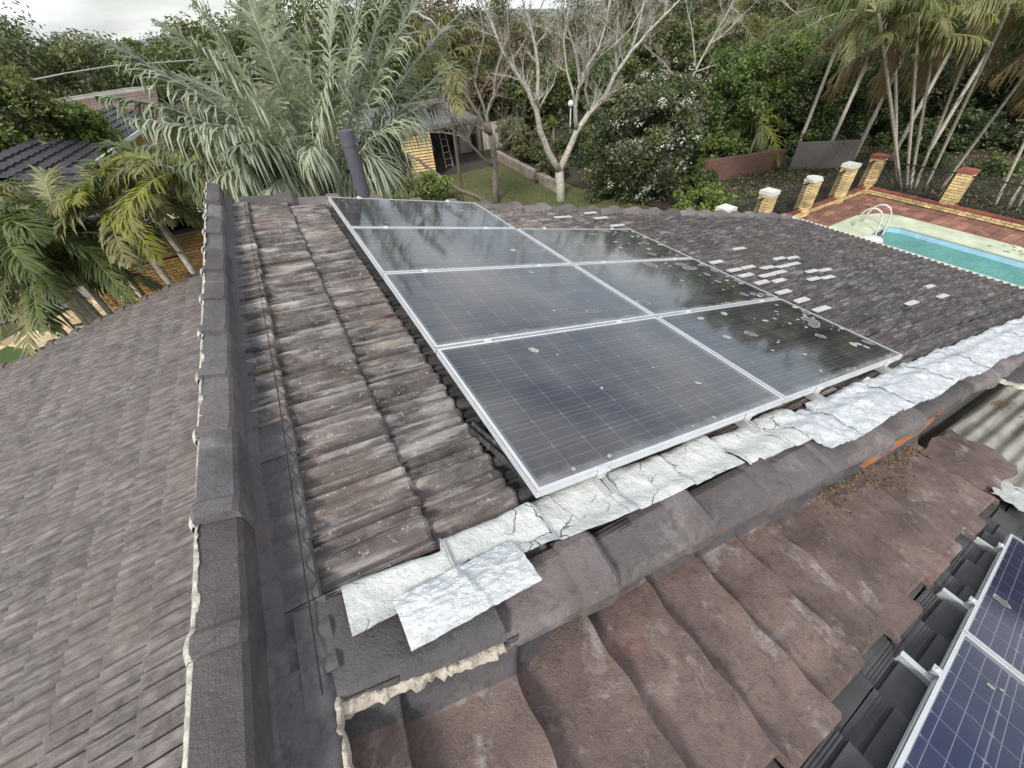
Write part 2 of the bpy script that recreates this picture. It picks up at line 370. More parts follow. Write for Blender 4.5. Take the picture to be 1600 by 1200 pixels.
PROF = PROF_B; tile_mesh('tile_b'); b_geo = tile_geo()
PROF = PROF_
std_geo = tile_geo()
ALL.sort(key=lambda q: (q[0], q[1]))
rest = {}
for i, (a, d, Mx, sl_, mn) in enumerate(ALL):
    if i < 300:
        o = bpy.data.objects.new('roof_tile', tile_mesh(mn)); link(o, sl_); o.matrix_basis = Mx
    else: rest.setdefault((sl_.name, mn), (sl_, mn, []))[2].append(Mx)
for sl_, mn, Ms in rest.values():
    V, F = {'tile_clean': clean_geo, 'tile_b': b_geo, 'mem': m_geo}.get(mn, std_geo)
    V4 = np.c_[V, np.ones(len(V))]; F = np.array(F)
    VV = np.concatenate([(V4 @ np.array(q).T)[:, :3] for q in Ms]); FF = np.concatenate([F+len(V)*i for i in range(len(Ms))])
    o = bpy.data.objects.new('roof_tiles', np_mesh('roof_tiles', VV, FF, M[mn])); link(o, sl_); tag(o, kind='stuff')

def vw(x): return -0.285-0.15*(x+.8) if x < -.27 else -0.3645-0.024*(min(x, 2.2)+.27)
def vr(x): return vw(x)+0.10*min(1, max(0, (x+.36)/.22))
# brown membrane laid over the courses
def fbm(x, y, seed=0):
    t = 0; a = 1
    for k in range(4):
        f = 2.1**k
        t += a*math.sin(x*f*1.7+seed*1.3+math.sin(y*f*1.1+seed)*1.6)*math.cos(y*f*1.9-seed*.7+math.sin(x*f*1.3)*1.2); a *= .5
    return t
mb = MB(); s = 0.10; ss = []
TS = [0.0, .02, .08, .2, .35, .5, .65, .78, .88, .94, .975, .992]
for k_ in range(-2, 15):
    for t_ in TS:
        s = 0.652+(k_+t_)*0.3355
        if 0.10 < s < 5.3: ss.append(s)
def edge_v(s):
    k = int((s-0.31)/0.3355); return -0.955-0.035*math.sin(k*2.4)-0.03*(s-2)/3
rows = []
for s in ss:
    t = ((s-0.652) / 0.3355) % 1.0
    h = 0.060*(t**1.5)-0.010 - (0.012 if t > .985 else 0)
    ev = edge_v(s); row = []
    for j in range(61):
        v0_ = vr(-.95+s*.924)+.012; v = v0_+(ev-v0_)*(j/60)**1.2
        up = (0.10+.05*min(1, s))*max(0, 1-(v0_-v)/0.065)**1.6
        row.append(SB(s+0.0035*math.sin(v*7+s*1.3)+0.004*math.sin(v*31)+.003*math.sin(v*17+s*5), v, 0.022+h+up+0.003*math.sin(v*31.4+0.6)+0.003*fbm(s*4, v*4, 1)-(0.02 if j == 60 else 0)))
    rows.append(row)
mb.grid([r_[8:] for r_ in rows]); hchild(mb, 'sealing_membrane', M['mem_brown'], roof_pat)
mb = MB(); mb.grid([r_[:9] for r_ in rows]); hchild(mb, 'upturned_membrane', M['mem'], roof_pat, True)  # dark grey instead of brown, painting in the shadow line below the caps
# membrane flap lapping over the corrugated sheet, and its torn white end
mb = MB(); rows = []
for i in range(14):
    row = []
    for j in range(10):
        s = 5.15+i/13*(0.80-0.05*math.sin(j*.9)); v = -0.42-j/9*0.54-0.02*math.sin(i*.8)
        p = SB(5.15, v, 0.03); row.append(p+np.array([(s-5.15)*.99, 0, -(s-5.15)*0.2+0.015*fbm(s*5, v*6, 5)+0.01]))
    rows.append(row)
mb.grid(rows); hchild(mb, 'membrane_flap', M['mem_brown'], roof_pat, True)
mb = MB(); rows = []
for i in range(9):
    row = []
    for j in range(7):
        q = SB(5.05+i*0.075+0.03*fbm(i, j, 3), -0.93-j*0.045-0.02*math.sin(i*2), 0.075+0.012*fbm(i*.9, j*.9, 8)); row.append(q)
    rows.append(row)
mb.grid(rows); hchild(mb, 'torn_flashing', M['white'], roof_pat, True)

# caps along the raised left edge
def ridge_cap_geo():
    mb = MB(); pr = [(-0.972, 0.10), (-0.968, 0.222), (-0.955, 0.238), (-0.92, 0.228), (-0.876, 0.210), (-0.866, 0.195), (-0.870, 0.085)]
    st = [(0.0, 0.012, 1.08), (0.02, 0.016, 1.12), (0.052, 0.014, 1.10), (0.068, 0.003, 1.02), (0.37, -0.004, 1.0), (0.40, -0.006, 0.98)]
    P = []
    for v, up, wd in st:
        P.append([(-0.915+(x+0.915)*wd+0.003*math.sin(v*40+x*30), v, z+up*(1 if z > 0.12 else 0)) for x, z in pr])
    mb.grid([list(r_) for r_ in P]); n = len(pr); mb.add(P[0], [tuple(range(n))]); return mb.mesh('ridge_cap', M['cap'], False)
cap_me = ridge_cap_geo()
for k in range(-3, 12):
    o = bpy.data.objects.new('ridge_cap', cap_me); link(o, house); o.matrix_parent_inverse = Matrix.Translation((0, 0, 4.7))
    o.location = (rs.gauss(0, .003)-0.003*max(0, k)*0.9, -0.085+0.372*k+0.0035*k*k*0.15, rs.gauss(0, .002)); o.rotation_euler = (0, rs.gauss(0, .01), rs.gauss(0, .006))
# pale bedding mortar along the caps' outer edge
for k in range(-3, 12):
    mb = MB(); P = []; v0 = -0.085+0.372*k+0.0035*k*k*0.15
    for i in range(26):
        v = v0-0.012+i*0.0158; wd = 0.004+0.005*abs(fbm(v*13, 1, 4))+(0.016*max(0, 0.1-v) if v < 0.1 else 0)+0.002*rs.random()
        x0 = -0.972-0.003*max(0, k)*0.9-(0.009*math.sin(math.pi*min(1, i/5)) if i < 5 else 0)-(0.004 if k < 0 else 0)+0.002*rs.random()
        P.append([(x0-0.012, v, 0.16), (x0-0.006, v, 0.226+(.008 if i < 5 else 0)), (x0+wd*.5, v, 0.240+(.008 if i < 5 else 0)), (x0+wd*1.6, v, 0.237+(.006 if i < 5 else 0))])
    mb.grid(P); hchild(mb, 'mortar_bead', M['mortar'], house, True)
# channel membrane beside the caps, running on past the camera
mb = MB(); P = []
for i in range(120):
    v = -1.6+i*0.05
    P.append([S(-0.90, v, -0.075+0.004*fbm(v*4, 1)), S(-0.868, v, -0.112+0.003*fbm(v*5, 2)), S(-0.85, v, -0.122+0.004*math.sin(v*31)), S(-0.832+.012*fbm(v*3, 5), v, -0.122+0.005*math.sin(v*31.4)+.004*fbm(v*6, 3)), S(-0.815+.015*fbm(v*3, 5), v, -0.150)])
mb.grid(P); hchild(mb, 'channel_membrane', M['mem'], house, True)
mb = MB(); P = []
for i in range(30):
    v = -1.6+i*0.0495; P.append([S(-0.87, v, -0.118), S(-0.80, v, -0.115), S(-0.76, v, -0.111+.004*fbm(v*7, 2)), S(-0.735, v, -0.113), S(-0.725, v, -0.27)])
mb.grid(P); hchild(mb, 'channel_membrane', M['mem'], house, True)
mb = MB(); mb.tube([S(-0.757+0.014*(1 if v > 1 else v), v, -0.096+0.002*math.sin(v*31.4)) for v in np.linspace(-0.25, 4.2, 60)], 0.0022, 5)
hchild(mb, 'tie_wire', M['deck'], house)

# step between the main slope and the patched slope
def zb(x): return PB0[2]-(x-PB0[0])*math.tan(PB)
mb = MB(); P = []
for i in range(100):
    u = -0.92+i*0.105; top = S(u, vr(u*.969)+.01, -0.15); bot = np.array([top[0], top[1]-0.002, max(-4.75, zb(top[0])-0.05)])
    P.append([top, bot])
mb.grid(P); hchild(mb, 'step_upstand', M['mem'], house)
M['orange'] = simple('rusty_orange_fascia', (0.34, 0.135, 0.055), 0.75, 0.45, 6, 0.4, 40)
mb = MB(); mb.bar(S(2.15, -0.402, -0.275), S(3.05, -0.406, -0.27), 0.02, 0.14); hchild(mb, 'fascia_board', M['orange'], house)
# cream mortar at the foot of the step
def bead(pts, wd, name, mat, seed=1, parent=house, lift=0.012):
    mb = MB(); P = []; pts = [np.asarray(p, float) for p in pts]; fine = []
    for a, b in zip(pts[:-1], pts[1:]):
        n = max(2, int(np.linalg.norm(b-a)/0.012))
        for i in range(n): fine.append(a+(b-a)*i/n)
    fine.append(pts[-1])
    fine = [f_+np.array([rs.gauss(0, .003), rs.gauss(0, .004), rs.gauss(0, .002)]) for f_ in fine]
    for i, p in enumerate(fine):
        d = fine[min(i+6, len(fine)-1)]-fine[max(i-6, 0)]; d /= np.linalg.norm(d); sd = np.cross(d, (0, 0, 1)); sd /= np.linalg.norm(sd)
        w1 = wd*(0.7+0.5*abs(fbm(i*.13, seed, seed))+.3*rs.random()); w2 = wd*(0.7+0.5*abs(fbm(i*.11, seed+3, seed))+.3*rs.random())
        w1 *= .8+.4*rs.random(); w2 *= .8+.4*rs.random(); h = lift*(0.5+0.7*rs.random())
        P.append([p+sd*w1+np.array([0, 0, -0.012]), p+sd*w1*.6+np.array([0, 0, h*.8]), p+np.array([0, 0, h]), p-sd*w2*.6+np.array([0, 0, h*.7]), p-sd*w2+np.array([0, 0, -0.012])])
    mb.grid(P); return hchild(mb, name, mat, parent)
def onB(x, y, n=0.03): return atP(x, y, PB0+NB*n, NB)
def on1(x, y, n=-0.06): return atP(x, y, N1*n, N1)
bead([S(u_, vw(u_*.969)+.014, -.128) for u_ in (-.80, -.72, -.6, -.5, -.4, -.3)], 0.017, 'cracked_mortar', M['grout'], 2, lift=.007)
bead([S(-.735, v_, -.118) for v_ in (-.27, -.35, -.45, -.6, -.8)], 0.007, 'cracked_mortar', M['grout'], 5)
bead([on1(738, 978, -.09), on1(742, 1005, -.12)], 0.010, 'cracked_mortar', M['grout'], 7)

# capping along the near edge of the main slope
def verge_cap_geo(L0=0.5, sgn=1, mat='cap', n0=0.0):
    pr = [(-0.105, -0.185), (-0.124, -0.172), (-0.120, -0.130), (-0.092, -0.095), (0.045, -0.080), (0.082, -0.092), (0.118, -0.15)]
    st = [(-0.03, -0.030, 0.88), (0.0, -0.026, 0.90), (L0-0.14, 0.002, 0.97), (L0-0.128, 0.022, 1.05), (L0-0.02, 0.032, 1.09), (L0, 0.020, 1.06)]
    mb = MB(); P = []
    for u, up, wd in st: P.append([(u, y*wd*sgn, z+up*(1 if z > -0.14 else 0)+n0) for y, z in pr])
    mb.grid(P if sgn > 0 else [r_[::-1] for r_ in P]); mb.add(P[-1], [tuple(range(len(pr)-1, -1, -1))]); return mb.mesh('verge_cap', M[mat], False)
vme = verge_cap_geo(); B1, A1 = basis(U1, N1)
def frame1(u, v, n=0.0, rz=0.0):
    p = S(u, v, n); return Matrix([[B1[0][0], B1[0][1], B1[0][2], p[0]], [B1[1][0], B1[1][1], B1[1][2], p[1]], [B1[2][0], B1[2][1], B1[2][2], p[2]], [0, 0, 0, 1]]) @ Matrix.Rotation(rz, 4, 'Z')
def hplace(name, me, Mx, parent=house, **kw):
    o = bpy.data.objects.new(name, me); link(o, parent)
    if parent is house: o.matrix_parent_inverse = Matrix.Translation((0, 0, 4.7))
    o.matrix_basis = Mx; return tag(o, **kw)
for k in range(0, 18):
    hplace('verge_cap', vme, frame1(-0.385+0.505*k, vw((-.385+.505*k+.25)*.969)+.128+rs.gauss(0, .006), rs.gauss(0, .009), rs.gauss(0, .03)))
vme2 = verge_cap_geo(0.45, 1, 'cap', 0.0)
for k in range(0, 22):
    hplace('verge_cap', vme2, frame1(-0.75+0.46*k, 4.27, 0.012+rs.gauss(0, .004), rs.gauss(0, .012)))
vme3 = verge_cap_geo(0.45, 1, 'tile_b', 0.12); B3, A3 = basis(UL, NL)
for k in range(0, 12):
    p = SL(0.0+0.43*k, 8.78, -0.03+rs.gauss(0, .004))
    hplace('verge_cap', vme3, Matrix([[B3[0][0], B3[0][1], B3[0][2], p[0]], [B3[1][0], B3[1][1], B3[1][2], p[1]], [B3[2][0], B3[2][1], B3[2][2], p[2]], [0, 0, 0, 1]]))

# white painted and foil flashing over the near edge
def sheet(u0, u1, vfun0, vfun1, n, name, mat, seed, wr=0.006, nu=28, nv=14, steps=True, mode=0):
    mb = MB(); P = []
    for i in range(nu+1):
        u = u0+(u1-u0)*i/nu; row = []
        t = ((u+0.715-0.02) / TG) % 1.0
        st = 0.016*t if steps else 0
        for j in range(nv+1):
            w_ = j/nv; v = vfun0(u)+(vfun1(u)-vfun0(u))*w_
            nn = n+st-0.02*max(0, 0.10-w_)/0.10
            if mode == 1: nn += 0.040*min(1, max(0, (-0.10-v)/0.07))
            if mode == 2: nn += 0.022*min(1, max(0, (-0.12-v)/0.05))
            nn += wr*fbm(u*9, v*11, 2)+wr*.6*fbm(u*23, v*29, 4)+(wr*.9*(1-abs(fbm(u*13, v*17-u*6, 7))) if mat is M['foil'] else 0)
            row.append(S(u, v, nn))
        P.append(row)
    mb.grid(P); return hchild(mb, name, mat, house, True)
seg = [-0.675, -0.37, -0.03, 0.30, 0.65, 1.0]
for k in range(5):
    a, b = seg[k], seg[k+1]
    sheet(a+0.003, b+0.012, lambda u: 0.03+0.012*math.sin(u*7)-(0.045 if u < -.37 else 0), lambda u: -0.165-0.045*max(0, u)-0.010*math.sin(u*5), -0.086+0.004*(k % 2), 'flashing_sheet', M['white'], k, 0.004, 20, 12, True, 2)
seg = [1.0, 1.32, 1.72]
for k in range(2):
    sheet(seg[k]+0.003, seg[k+1]+0.012, lambda u: 0.005+0.01*math.sin(u*9), lambda u: -0.225-0.04*(u-1), -0.084+0.004*(k % 2), 'flashing_sheet', M['white'], k+7, 0.006, 22, 12, True, 1)
u = 1.5; k = 0
while u < 9.4:
    du = 0.34+0.1*rs.random()
    sheet(u, u+du+0.02, lambda q: -0.025+0.010*math.sin(q*8) - (0.03 if q < 1.9 else 0), lambda q: -0.315-0.010*q+0.012*math.sin(q*6), -0.080+0.005*(k % 2), 'flashing_sheet', M['foil'], k+20, 0.009, 26, 24, True, 1)
    u += du; k += 1
# the big loose foil patch
c4 = [on1(612, 940, -.055), on1(797, 846, -.075), on1(846, 908, -.045), on1(643, 1020, -.075)]
mb = MB(); P = []
for i in range(45):
    a = i/44; row = []
    for j in range(31):
        b = j/30
        p = (c4[0]*(1-a)+c4[1]*a)*(1-b)+(c4[3]*(1-a)+c4[2]*a)*b
        h = 0.016*math.sin(b*math.pi)+0.0035*fbm(a*9+b*4, b*7, 3)+0.002*fbm(a*25, b*25-a*18, 5)+0.008*math.exp(-((a-.47-.1*b)/.03)**2)
        row.append(p+N1*(h+0.006))
    P.append(row)
mb.grid(P); hchild(mb, 'foil_patch', M['foil'], house, True)
mb = MB(); P = []
for i in range(17):
    u = -0.80+i*0.031; row = []
    for j in range(14):
        v = -0.02+(vw(u*.969)+.016+.02)*j/13; row.append(S(u, v, -0.112+0.022*max(0, (u+.70)/.2)*min(1, j/4)+0.004*fbm(u*9, v*9, 6)-(0.03 if j == 13 else 0)))
    P.append(row)
mb.grid(P); hchild(mb, 'coated_end_tile', M['mem'], house, True)
# dark open cracks in the white coating
M['crack'] = simple('open_crack', (0.012, 0.012, 0.012), 0.9, 0.1, 5, 0)
def crack(pts, wd, n=-0.088):
    mb = MB(); P = []
    for i, q in enumerate(pts):
        p = on1(q[0], q[1], n); t = i/(len(pts)-1); ww = wd*math.sin(math.pi*min(1, max(0.08, t)))+0.0015
        P.append([p+VY*ww, p-VY*ww*.8])
    mb.grid(P); hchild(mb, 'crack', M['crack'], house)
crack([(978, 762), (988, 758), (1000, 766), (1012, 752), (1026, 748)], 0.012); crack([(990, 760), (985, 772), (986, 784)], 0.005)
crack([(1048, 745), (1062, 738), (1078, 733), (1090, 738), (1102, 725)], 0.004); crack([(1080, 733), (1088, 722), (1100, 716), (1112, 712)], 0.004)
crack([(1118, 706), (1126, 704), (1134, 700)], 0.006); crack([(1140, 708), (1150, 702), (1152, 692), (1160, 686)], 0.006)
crack([(1180, 690), (1196, 682), (1210, 680), (1222, 668), (1216, 660)], 0.007); crack([(1196, 682), (1192, 694), (1204, 700)], 0.004)
crack([(1296, 640), (1304, 632), (1312, 628), (1314, 620)], 0.006); crack([(900, 815), (912, 805), (925, 806), (938, 800)], 0.002)
crack([(880, 800), (892, 794), (900, 800)], 0.002); crack([(1060, 728), (1072, 722), (1086, 724)], 0.003)

# pale repair strips on the tiles
M['repair'] = simple('pale_repair_strip', (0.47, 0.47, 0.46), 0.7, 0.2, 30, 0.3)
WP = [(2.89,3.98),(3.65,4.13),(3.68,3.87),(3.56,3.57),(4.03,2.19),(3.91,1.94),(4.93,2.50),(3.82,1.75),(4.24,1.84),(4.60,1.97),(5.29,2.17),(5.64,2.07),(4.16,1.64),(4.49,1.74),(4.83,1.84),(5.21,1.71),(5.45,1.79),(5.57,1.60),(5.37,1.54),(4.99,1.45),(3.91,1.49),(4.19,1.41),(3.81,1.29),(3.90,1.12),(3.85,0.89),(5.66,0.63),(6.71,0.73),(7.10,0.84)]
for (u, v) in WP:
    mb = MB(); k = round((u+0.715-0.17)/TG); uc = -0.715+TG*k+0.17; l = 0.10+rs.random()*.035; j = math.floor((v+.21)/TW); v = -.21+TW*j+.2*rs.choice([.35, .6])
    mb.prism([S(uc-l, v-.032, -.118), S(uc+l, v-.032, -.098), S(uc+l, v+.032, -.098), S(uc-l, v+.032, -.118)], N1*0.010)
    hchild(mb, 'repair_strip', M['repair'], roof_main)
# gutter, eave board and walls
mb = MB(); P = []
for v in (-0.3, 4.35):
    P.append([S(9.60, v, -0.20), S(9.60, v, -0.32), S(9.70, v, -0.32), S(9.72, v, -0.10), S(9.745, v, -0.10), S(9.75, v, -0.34), S(9.58, v, -0.34)])
mb.grid(P); M['gutter'] = simple('cream_gutter', (0.60, 0.60, 0.54), 0.5, 0.15, 4, 0.05); hchild(mb, 'gutter', M['gutter'])
def brickmat(name, c1, c2, mort, sx=0.24, sz=0.086):
    g = NG(name); g_ = g.n('NewGeometry').outputs['Position']; sp = g.n('SeparateXYZ', Vector=g_)
    v = g.n('CombineXYZ', X=g.math('ADD', sp.outputs[0], sp.outputs[1]), Y=sp.outputs[2])
    b = g.n('TexBrick', Vector=v, Color1=c1, Color2=c2, Mortar=mort, Scale=1.0)
    b.inputs['Mortar Size'].default_value = 0.007; b.inputs['Brick Width'].default_value = sx; b.inputs['Row Height'].default_value = sz; b.inputs['Bias'].default_value = -0.1
    c = g.mix(g.ramp(g.noise(4, 6, g.pos(), .65), (0.35, 0.0), (0.8, 0.45)), b.outputs[0], tuple(q*.55 for q in c1))
    return g.done(g.bsdf(c, 0.85, g.bump(g.math('ADD', g.math('MULTIPLY', b.outputs['Fac'], -1.0), g.math('MULTIPLY', g.noise(60, 4, g.pos()), .3)), 0.6, 0.01)))
M['brick_o'] = brickmat('orange_brickwork', (0.40, 0.20, 0.065), (0.47, 0.26, 0.10), (0.26, 0.19, 0.12))
mb = MB()
mb.box((-0.93, 1.4, -1.6), (0.06, 5.6, 3.3)); mb.prism([(-.9,4.12,-4.7),(9.0,4.12,-4.7),(9.0,4.12,-2.6),(-.9,4.12,-.02)],(0,.06,0)); mb.box((9.0, 1.9, -3.7), (0.06, 4.4, 2.0)); pass
mb.box((-2.9, 8.45, -3.85), (3.8, 0.06, 1.7)); mb.box((-4.8, 3.4, -3.9), (0.06, 10.0, 1.6)); hchild(mb, 'wall', M['brick_o'])
# vent pipe beyond the far edge
M['pipe'] = simple('grey_plastic_pipe', (0.085, 0.082, 0.10), 0.5, 0.12, 4, 0.05)
mb = MB(); pb = np.array([0.47, 4.78, 0]); mb.tube([pb+(0, 0, -2.2), pb+(0, 0, 0.27)], 0.078, 28); mb.tube([pb+(0, 0, 0.265), pb+(0, 0, 0.41)], 0.084, 28)
hchild(mb, 'vent_pipe', M['pipe'], house)

# corrugated patio roof below
def corrmat():
    g = NG('weathered_fibre_sheet'); P = g.pos()
    c = g.ramp(g.noise(1.8, 6, P, .65), (0.3, (0.17, 0.165, 0.145)), (0.6, (0.33, 0.32, 0.29)), (0.8, (0.42, 0.40, 0.35)))
    c = g.mix(g.math('MULTIPLY', g.ramp(g.noise(1.2, 5, g.pos((.6, 7, 1)), .6), (0.5, 0.0), (0.66, 1.0)), .75), c, (0.07, 0.068, 0.06))
    return g.done(g.bsdf(c, .8, g.bump(g.noise(80, 4, P), .3, .005)))
M['corr'] = corrmat()
patio = empty('patio_roof', (6.0, -1.8, -4.7), 'corrugated grey patio roof sheet below the brown membrane edge', 'patio roof')
o0 = SB(5.05, 0, -0.12); mb = MB(); P = []
for i in range(2):
    P.append([(o0[0]+i*5.0, -0.40-j*0.0127, o0[2]-i*5.0*0.13+0.017*math.sin(j*2*math.pi/10)) for j in range(0, 300)])
mb.grid(P); o = mb.build('corrugated_sheet', M['corr'], patio, True); o.matrix_parent_inverse = Matrix.Translation((-6.0, 1.8, 4.7))
mb = MB()
for x, y in ((10.0, -0.7), (10.0, -4.0)): mb.box((x, y, (-4.7-2.95)/2), (0.09, 0.09, 4.7-2.95))
o = mb.build('post', M['rail'], patio); o.matrix_parent_inverse = Matrix.Translation((-6.0, 1.8, 4.7))
mb = MB(); mb.prism([on1(*q_, -.30) for q_ in ((1548, 580), (1585, 562), (1640, 540), (1660, 590), (1585, 598))], (0, 0, -.05)); hchild(mb, 'cover_slab', M['mem'])
bead([on1(*q_, -.29) for q_ in ((1545, 580), (1562, 592), (1585, 601), (1620, 606))], .03, 'cracked_mortar', M['mortar'], 9)
# dry leaves caught below the step
M['leaf_dry'] = simple('dry_leaf', (0.13, 0.085, 0.045), .8, .6, 30, 0)
V = []; Q = []
for i in range(620):
    x = rs.uniform(1.9, 3.9)-.3*rs.random(); t = rs.random(); p = np.array([x, -0.36-0.17*t*t*(1+.5*math.sin(x*5)), zb(x)+0.085+0.03*rs.random()-.02*t])
    a = rs.uniform(0, 6.3); d = np.array([math.cos(a), math.sin(a), rs.uniform(-.5, .5)])*rs.uniform(.006, .019); e = np.array([-d[1], d[0], rs.uniform(-.01, .01)])*.5
    b = len(V); V += [p-d, p+e, p+d, p-e]; Q.append((b, b+1, b+2, b+3))
for i in range(90):
    p = np.array([5.75+rs.gauss(0, .12), -0.47-abs(rs.gauss(0, .07)), 0]); p[2] = o0[2]-(p[0]-o0[0])*.13+.03
    a = rs.uniform(0, 6.3); d = np.array([math.cos(a), math.sin(a), rs.uniform(-.5, .5)])*rs.uniform(.006, .019); e = np.array([-d[1], d[0], rs.uniform(-.01, .01)])*.5
    b = len(V); V += [p-d, p+e, p+d, p-e]; Q.append((b, b+1, b+2, b+3))
o = bpy.data.objects.new('dry_leaves', np_mesh('dry_leaves', V, Q, M['leaf_dry'])); link(o)
tag(o, 'dry brown leaves caught at the foot of the roof step', 'leaves', kind='stuff')

# ------------------------------------------------------------------ solar panels
PWU, PWV, PH = 1.65, 0.99, 0.04
def cell_mesh(cm):
    mb = MB(); a = 0.0772; c = 0.008
    mb.add([(-a+c, -a, 0), (a-c, -a, 0), (a, -a+c, 0), (a, a-c, 0), (a-c, a, 0), (-a+c, a, 0), (-a, a-c, 0), (-a, -a+c, 0)], [tuple(range(8))], 0)
    for y in (-0.052, 0.0, 0.052): mb.add([(-a, y-.0014, .0005), (a, y-.0014, .0005), (a, y+.0014, .0005), (-a, y+.0014, .0005)], [(0, 1, 2, 3)], 1)
    return mb.mesh('solar_cell', [M[cm], M['bus']])
CELL = cell_mesh('cell'); CELL_B = cell_mesh('cell_blue')
def frame_mesh():
    mb = MB(); lip = 0.014
    for (x0, x1, y0, y1) in ((0, PWU, 0, lip), (0, PWU, PWV-lip, PWV), (0, lip, lip, PWV-lip), (PWU-lip, PWU, lip, PWV-lip)):
        mb.box(((x0+x1)/2, (y0+y1)/2, -PH/2), (x1-x0, y1-y0, PH))
    for (x0, x1, y0, y1) in ((-.002, PWU+.002, -.002, .001), (-.002, PWU+.002, PWV-.001, PWV+.002), (-.002, .001, .001, PWV-.001), (PWU-.001, PWU+.002, .001, PWV-.001)):
        mb.box(((x0+x1)/2, (y0+y1)/2, -0.021), (x1-x0, y1-y0, 0.006)); mb.box(((x0+x1)/2, (y0+y1)/2, -0.034), (x1-x0, y1-y0, 0.004))
    return mb.mesh('frame', M['alu'])
FRAME = frame_mesh()
mb = MB(); mb.box((PWU/2, PWV/2, -0.012), (PWU-.02, PWV-.02, 0.006)); BACK = mb.mesh('back_sheet', M['back'])
mb = MB(); mb.add([(.012, .012, -.0025), (PWU-.012, .012, -.0025), (PWU-.012, PWV-.012, -.0025), (.012, PWV-.012, -.0025)], [(0, 1, 2, 3)]); GLASS = mb.mesh('glass', M['glass']); GLASS_B = mb.mesh('glass', M['glass_b'])
def blob(mb, x, y, r, rs_, ring=True):
    n = 14; ph = rs_.uniform(0, 6); o = []; i_ = []
    for k in range(n):
        a = 2*math.pi*k/n; q = r*(1+.22*math.sin(2*a+ph)+.12*math.sin(5*a+ph*2)+.08*rs_.random())
        o.append((x+q*math.cos(a), y+.75*q*math.sin(a), -.0012)); f = 0.86 if ring else 0.0
        i_.append((x+q*f*math.cos(a), y+.75*q*f*math.sin(a), -.0012))
    if ring:
        mb.add(o+i_, [(k, (k+1) % n, n+(k+1) % n, n+k) for k in range(n)], 0); mb.add(i_, [tuple(range(n))], 1)
    else: mb.add(o, [tuple(range(n))], 0)
def panel(Mx, label, seed, dens=0, group=None):
    e = empty('solar_panel', (0, 0, 0), label, 'solar panel', group); e.matrix_world = Mx
    for nm, me in (('frame', FRAME), ('back_sheet', BACK), ('glass', GLASS_B if seed >= 77 else GLASS)):
        link(bpy.data.objects.new(nm, me), e)
    for i in range(10):
        for j in range(6):
            o = bpy.data.objects.new('solar_cell', CELL_B if seed >= 77 else CELL); link(o, e); o.location = (PWU/2+(i-4.5)*.159, PWV/2+(j-2.5)*.159, -.0085)
    q = random.Random(seed); mb = MB()
    for k in range(dens): 
        t = 1-abs(q.gauss(0, .22)) if q.random() < .75 else q.random()
        x = min(max(.05, PWU*t), PWU-.05); r = min(.075, .008+q.expovariate(60))
        blob(mb, x, q.uniform(.06, PWV-.06), r, q, r > .035)
    for k in range(dens//2+4): blob(mb, q.uniform(.05, PWU-.05), q.uniform(.02, .045), q.uniform(.004, .012), q, False)
    for k in range(3): blob(mb, q.uniform(.1, PWU-.1), q.uniform(.1, PWV-.1), q.uniform(.005, .013), q, False)
    o = mb.build('bird_droppings', [M['dropw'], M['dropg']], e); tag(o, kind='stuff'); return e
def P1(i, j): return frame1(i*1.67, j*1.01)
names = {(0,0): 'nearest large panel at the lower left corner of the array', (0,1): 'second panel from the near edge in the left column', (0,2): 'third panel from the near edge in the left column', (0,3): 'farthest single panel at the top of the array',
         (1,0): 'near right corner panel heavily spotted with bird droppings', (1,1): 'middle panel of the right column with droppings along its edge', (1,2): 'far panel of the right column, beside pale repair strips'}
for (i, j), nm in names.items(): panel(P1(i, j), 'dark framed solar panel, '+nm, 10*i+j, 34 if i else 3, 'solar panels on the wide slope')
# clamps and rails
mb = MB(); mb.box((0, 0, 0.002), (0.045, 0.03, 0.006)); mb.box((0, 0, -.02), (.03, .016, .04)); mb.tube([(0, 0, .004), (0, 0, .012)], .007, 6); CLAMP = mb.mesh('clamp', M['alu'])
def rail_mesh(l):
    mb = MB(); pr = [(-.02, 0), (-.02, -.045), (.02, -.045), (.02, 0), (.012, 0), (.012, -.012), (.006, -.012), (.006, -.02), (-.006, -.02), (-.006, -.012), (-.012, -.012), (-.012, 0)]
    n = len(pr); V = [(x, 0, z) for x, z in pr]+[(x, l, z) for x, z in pr]
    mb.add(V, [(k, n+k, n+(k+1) % n, (k+1) % n) for k in range(n)]); 
    mb.add([(x, 0.0, z) for x, z in pr], [(0, 1, 8, 11), (1, 2, 7, 8), (2, 3, 4, 7)]); return mb.mesh('rail_profile', M['rail'])
for k, (u, l) in enumerate(((0.30, 4.1), (1.30, 4.1), (2.02, 3.1), (3.02, 3.1))):
    e = empty('mounting_rail', (0, 0, 0), ['aluminium mounting rail under the left panels, end showing nearest the camera', 'aluminium mounting rail under the panels, second rail end along the near edge', 'aluminium mounting rail under the right panels, third rail end along the near edge', 'aluminium mounting rail farthest right under the array corner'][k], 'rail', 'rails under the main array')
    e.matrix_world = frame1(u, -0.085, -0.042); link(bpy.data.objects.new('rail_profile', rail_mesh(l)), e)
    for j in range(0, 5 if u < 1.5 else 4):
        o = bpy.data.objects.new('clamp', CLAMP); link(o, e); o.location = (0, 0.085+(j*1.01-.01 if j else -.012), 0.043)
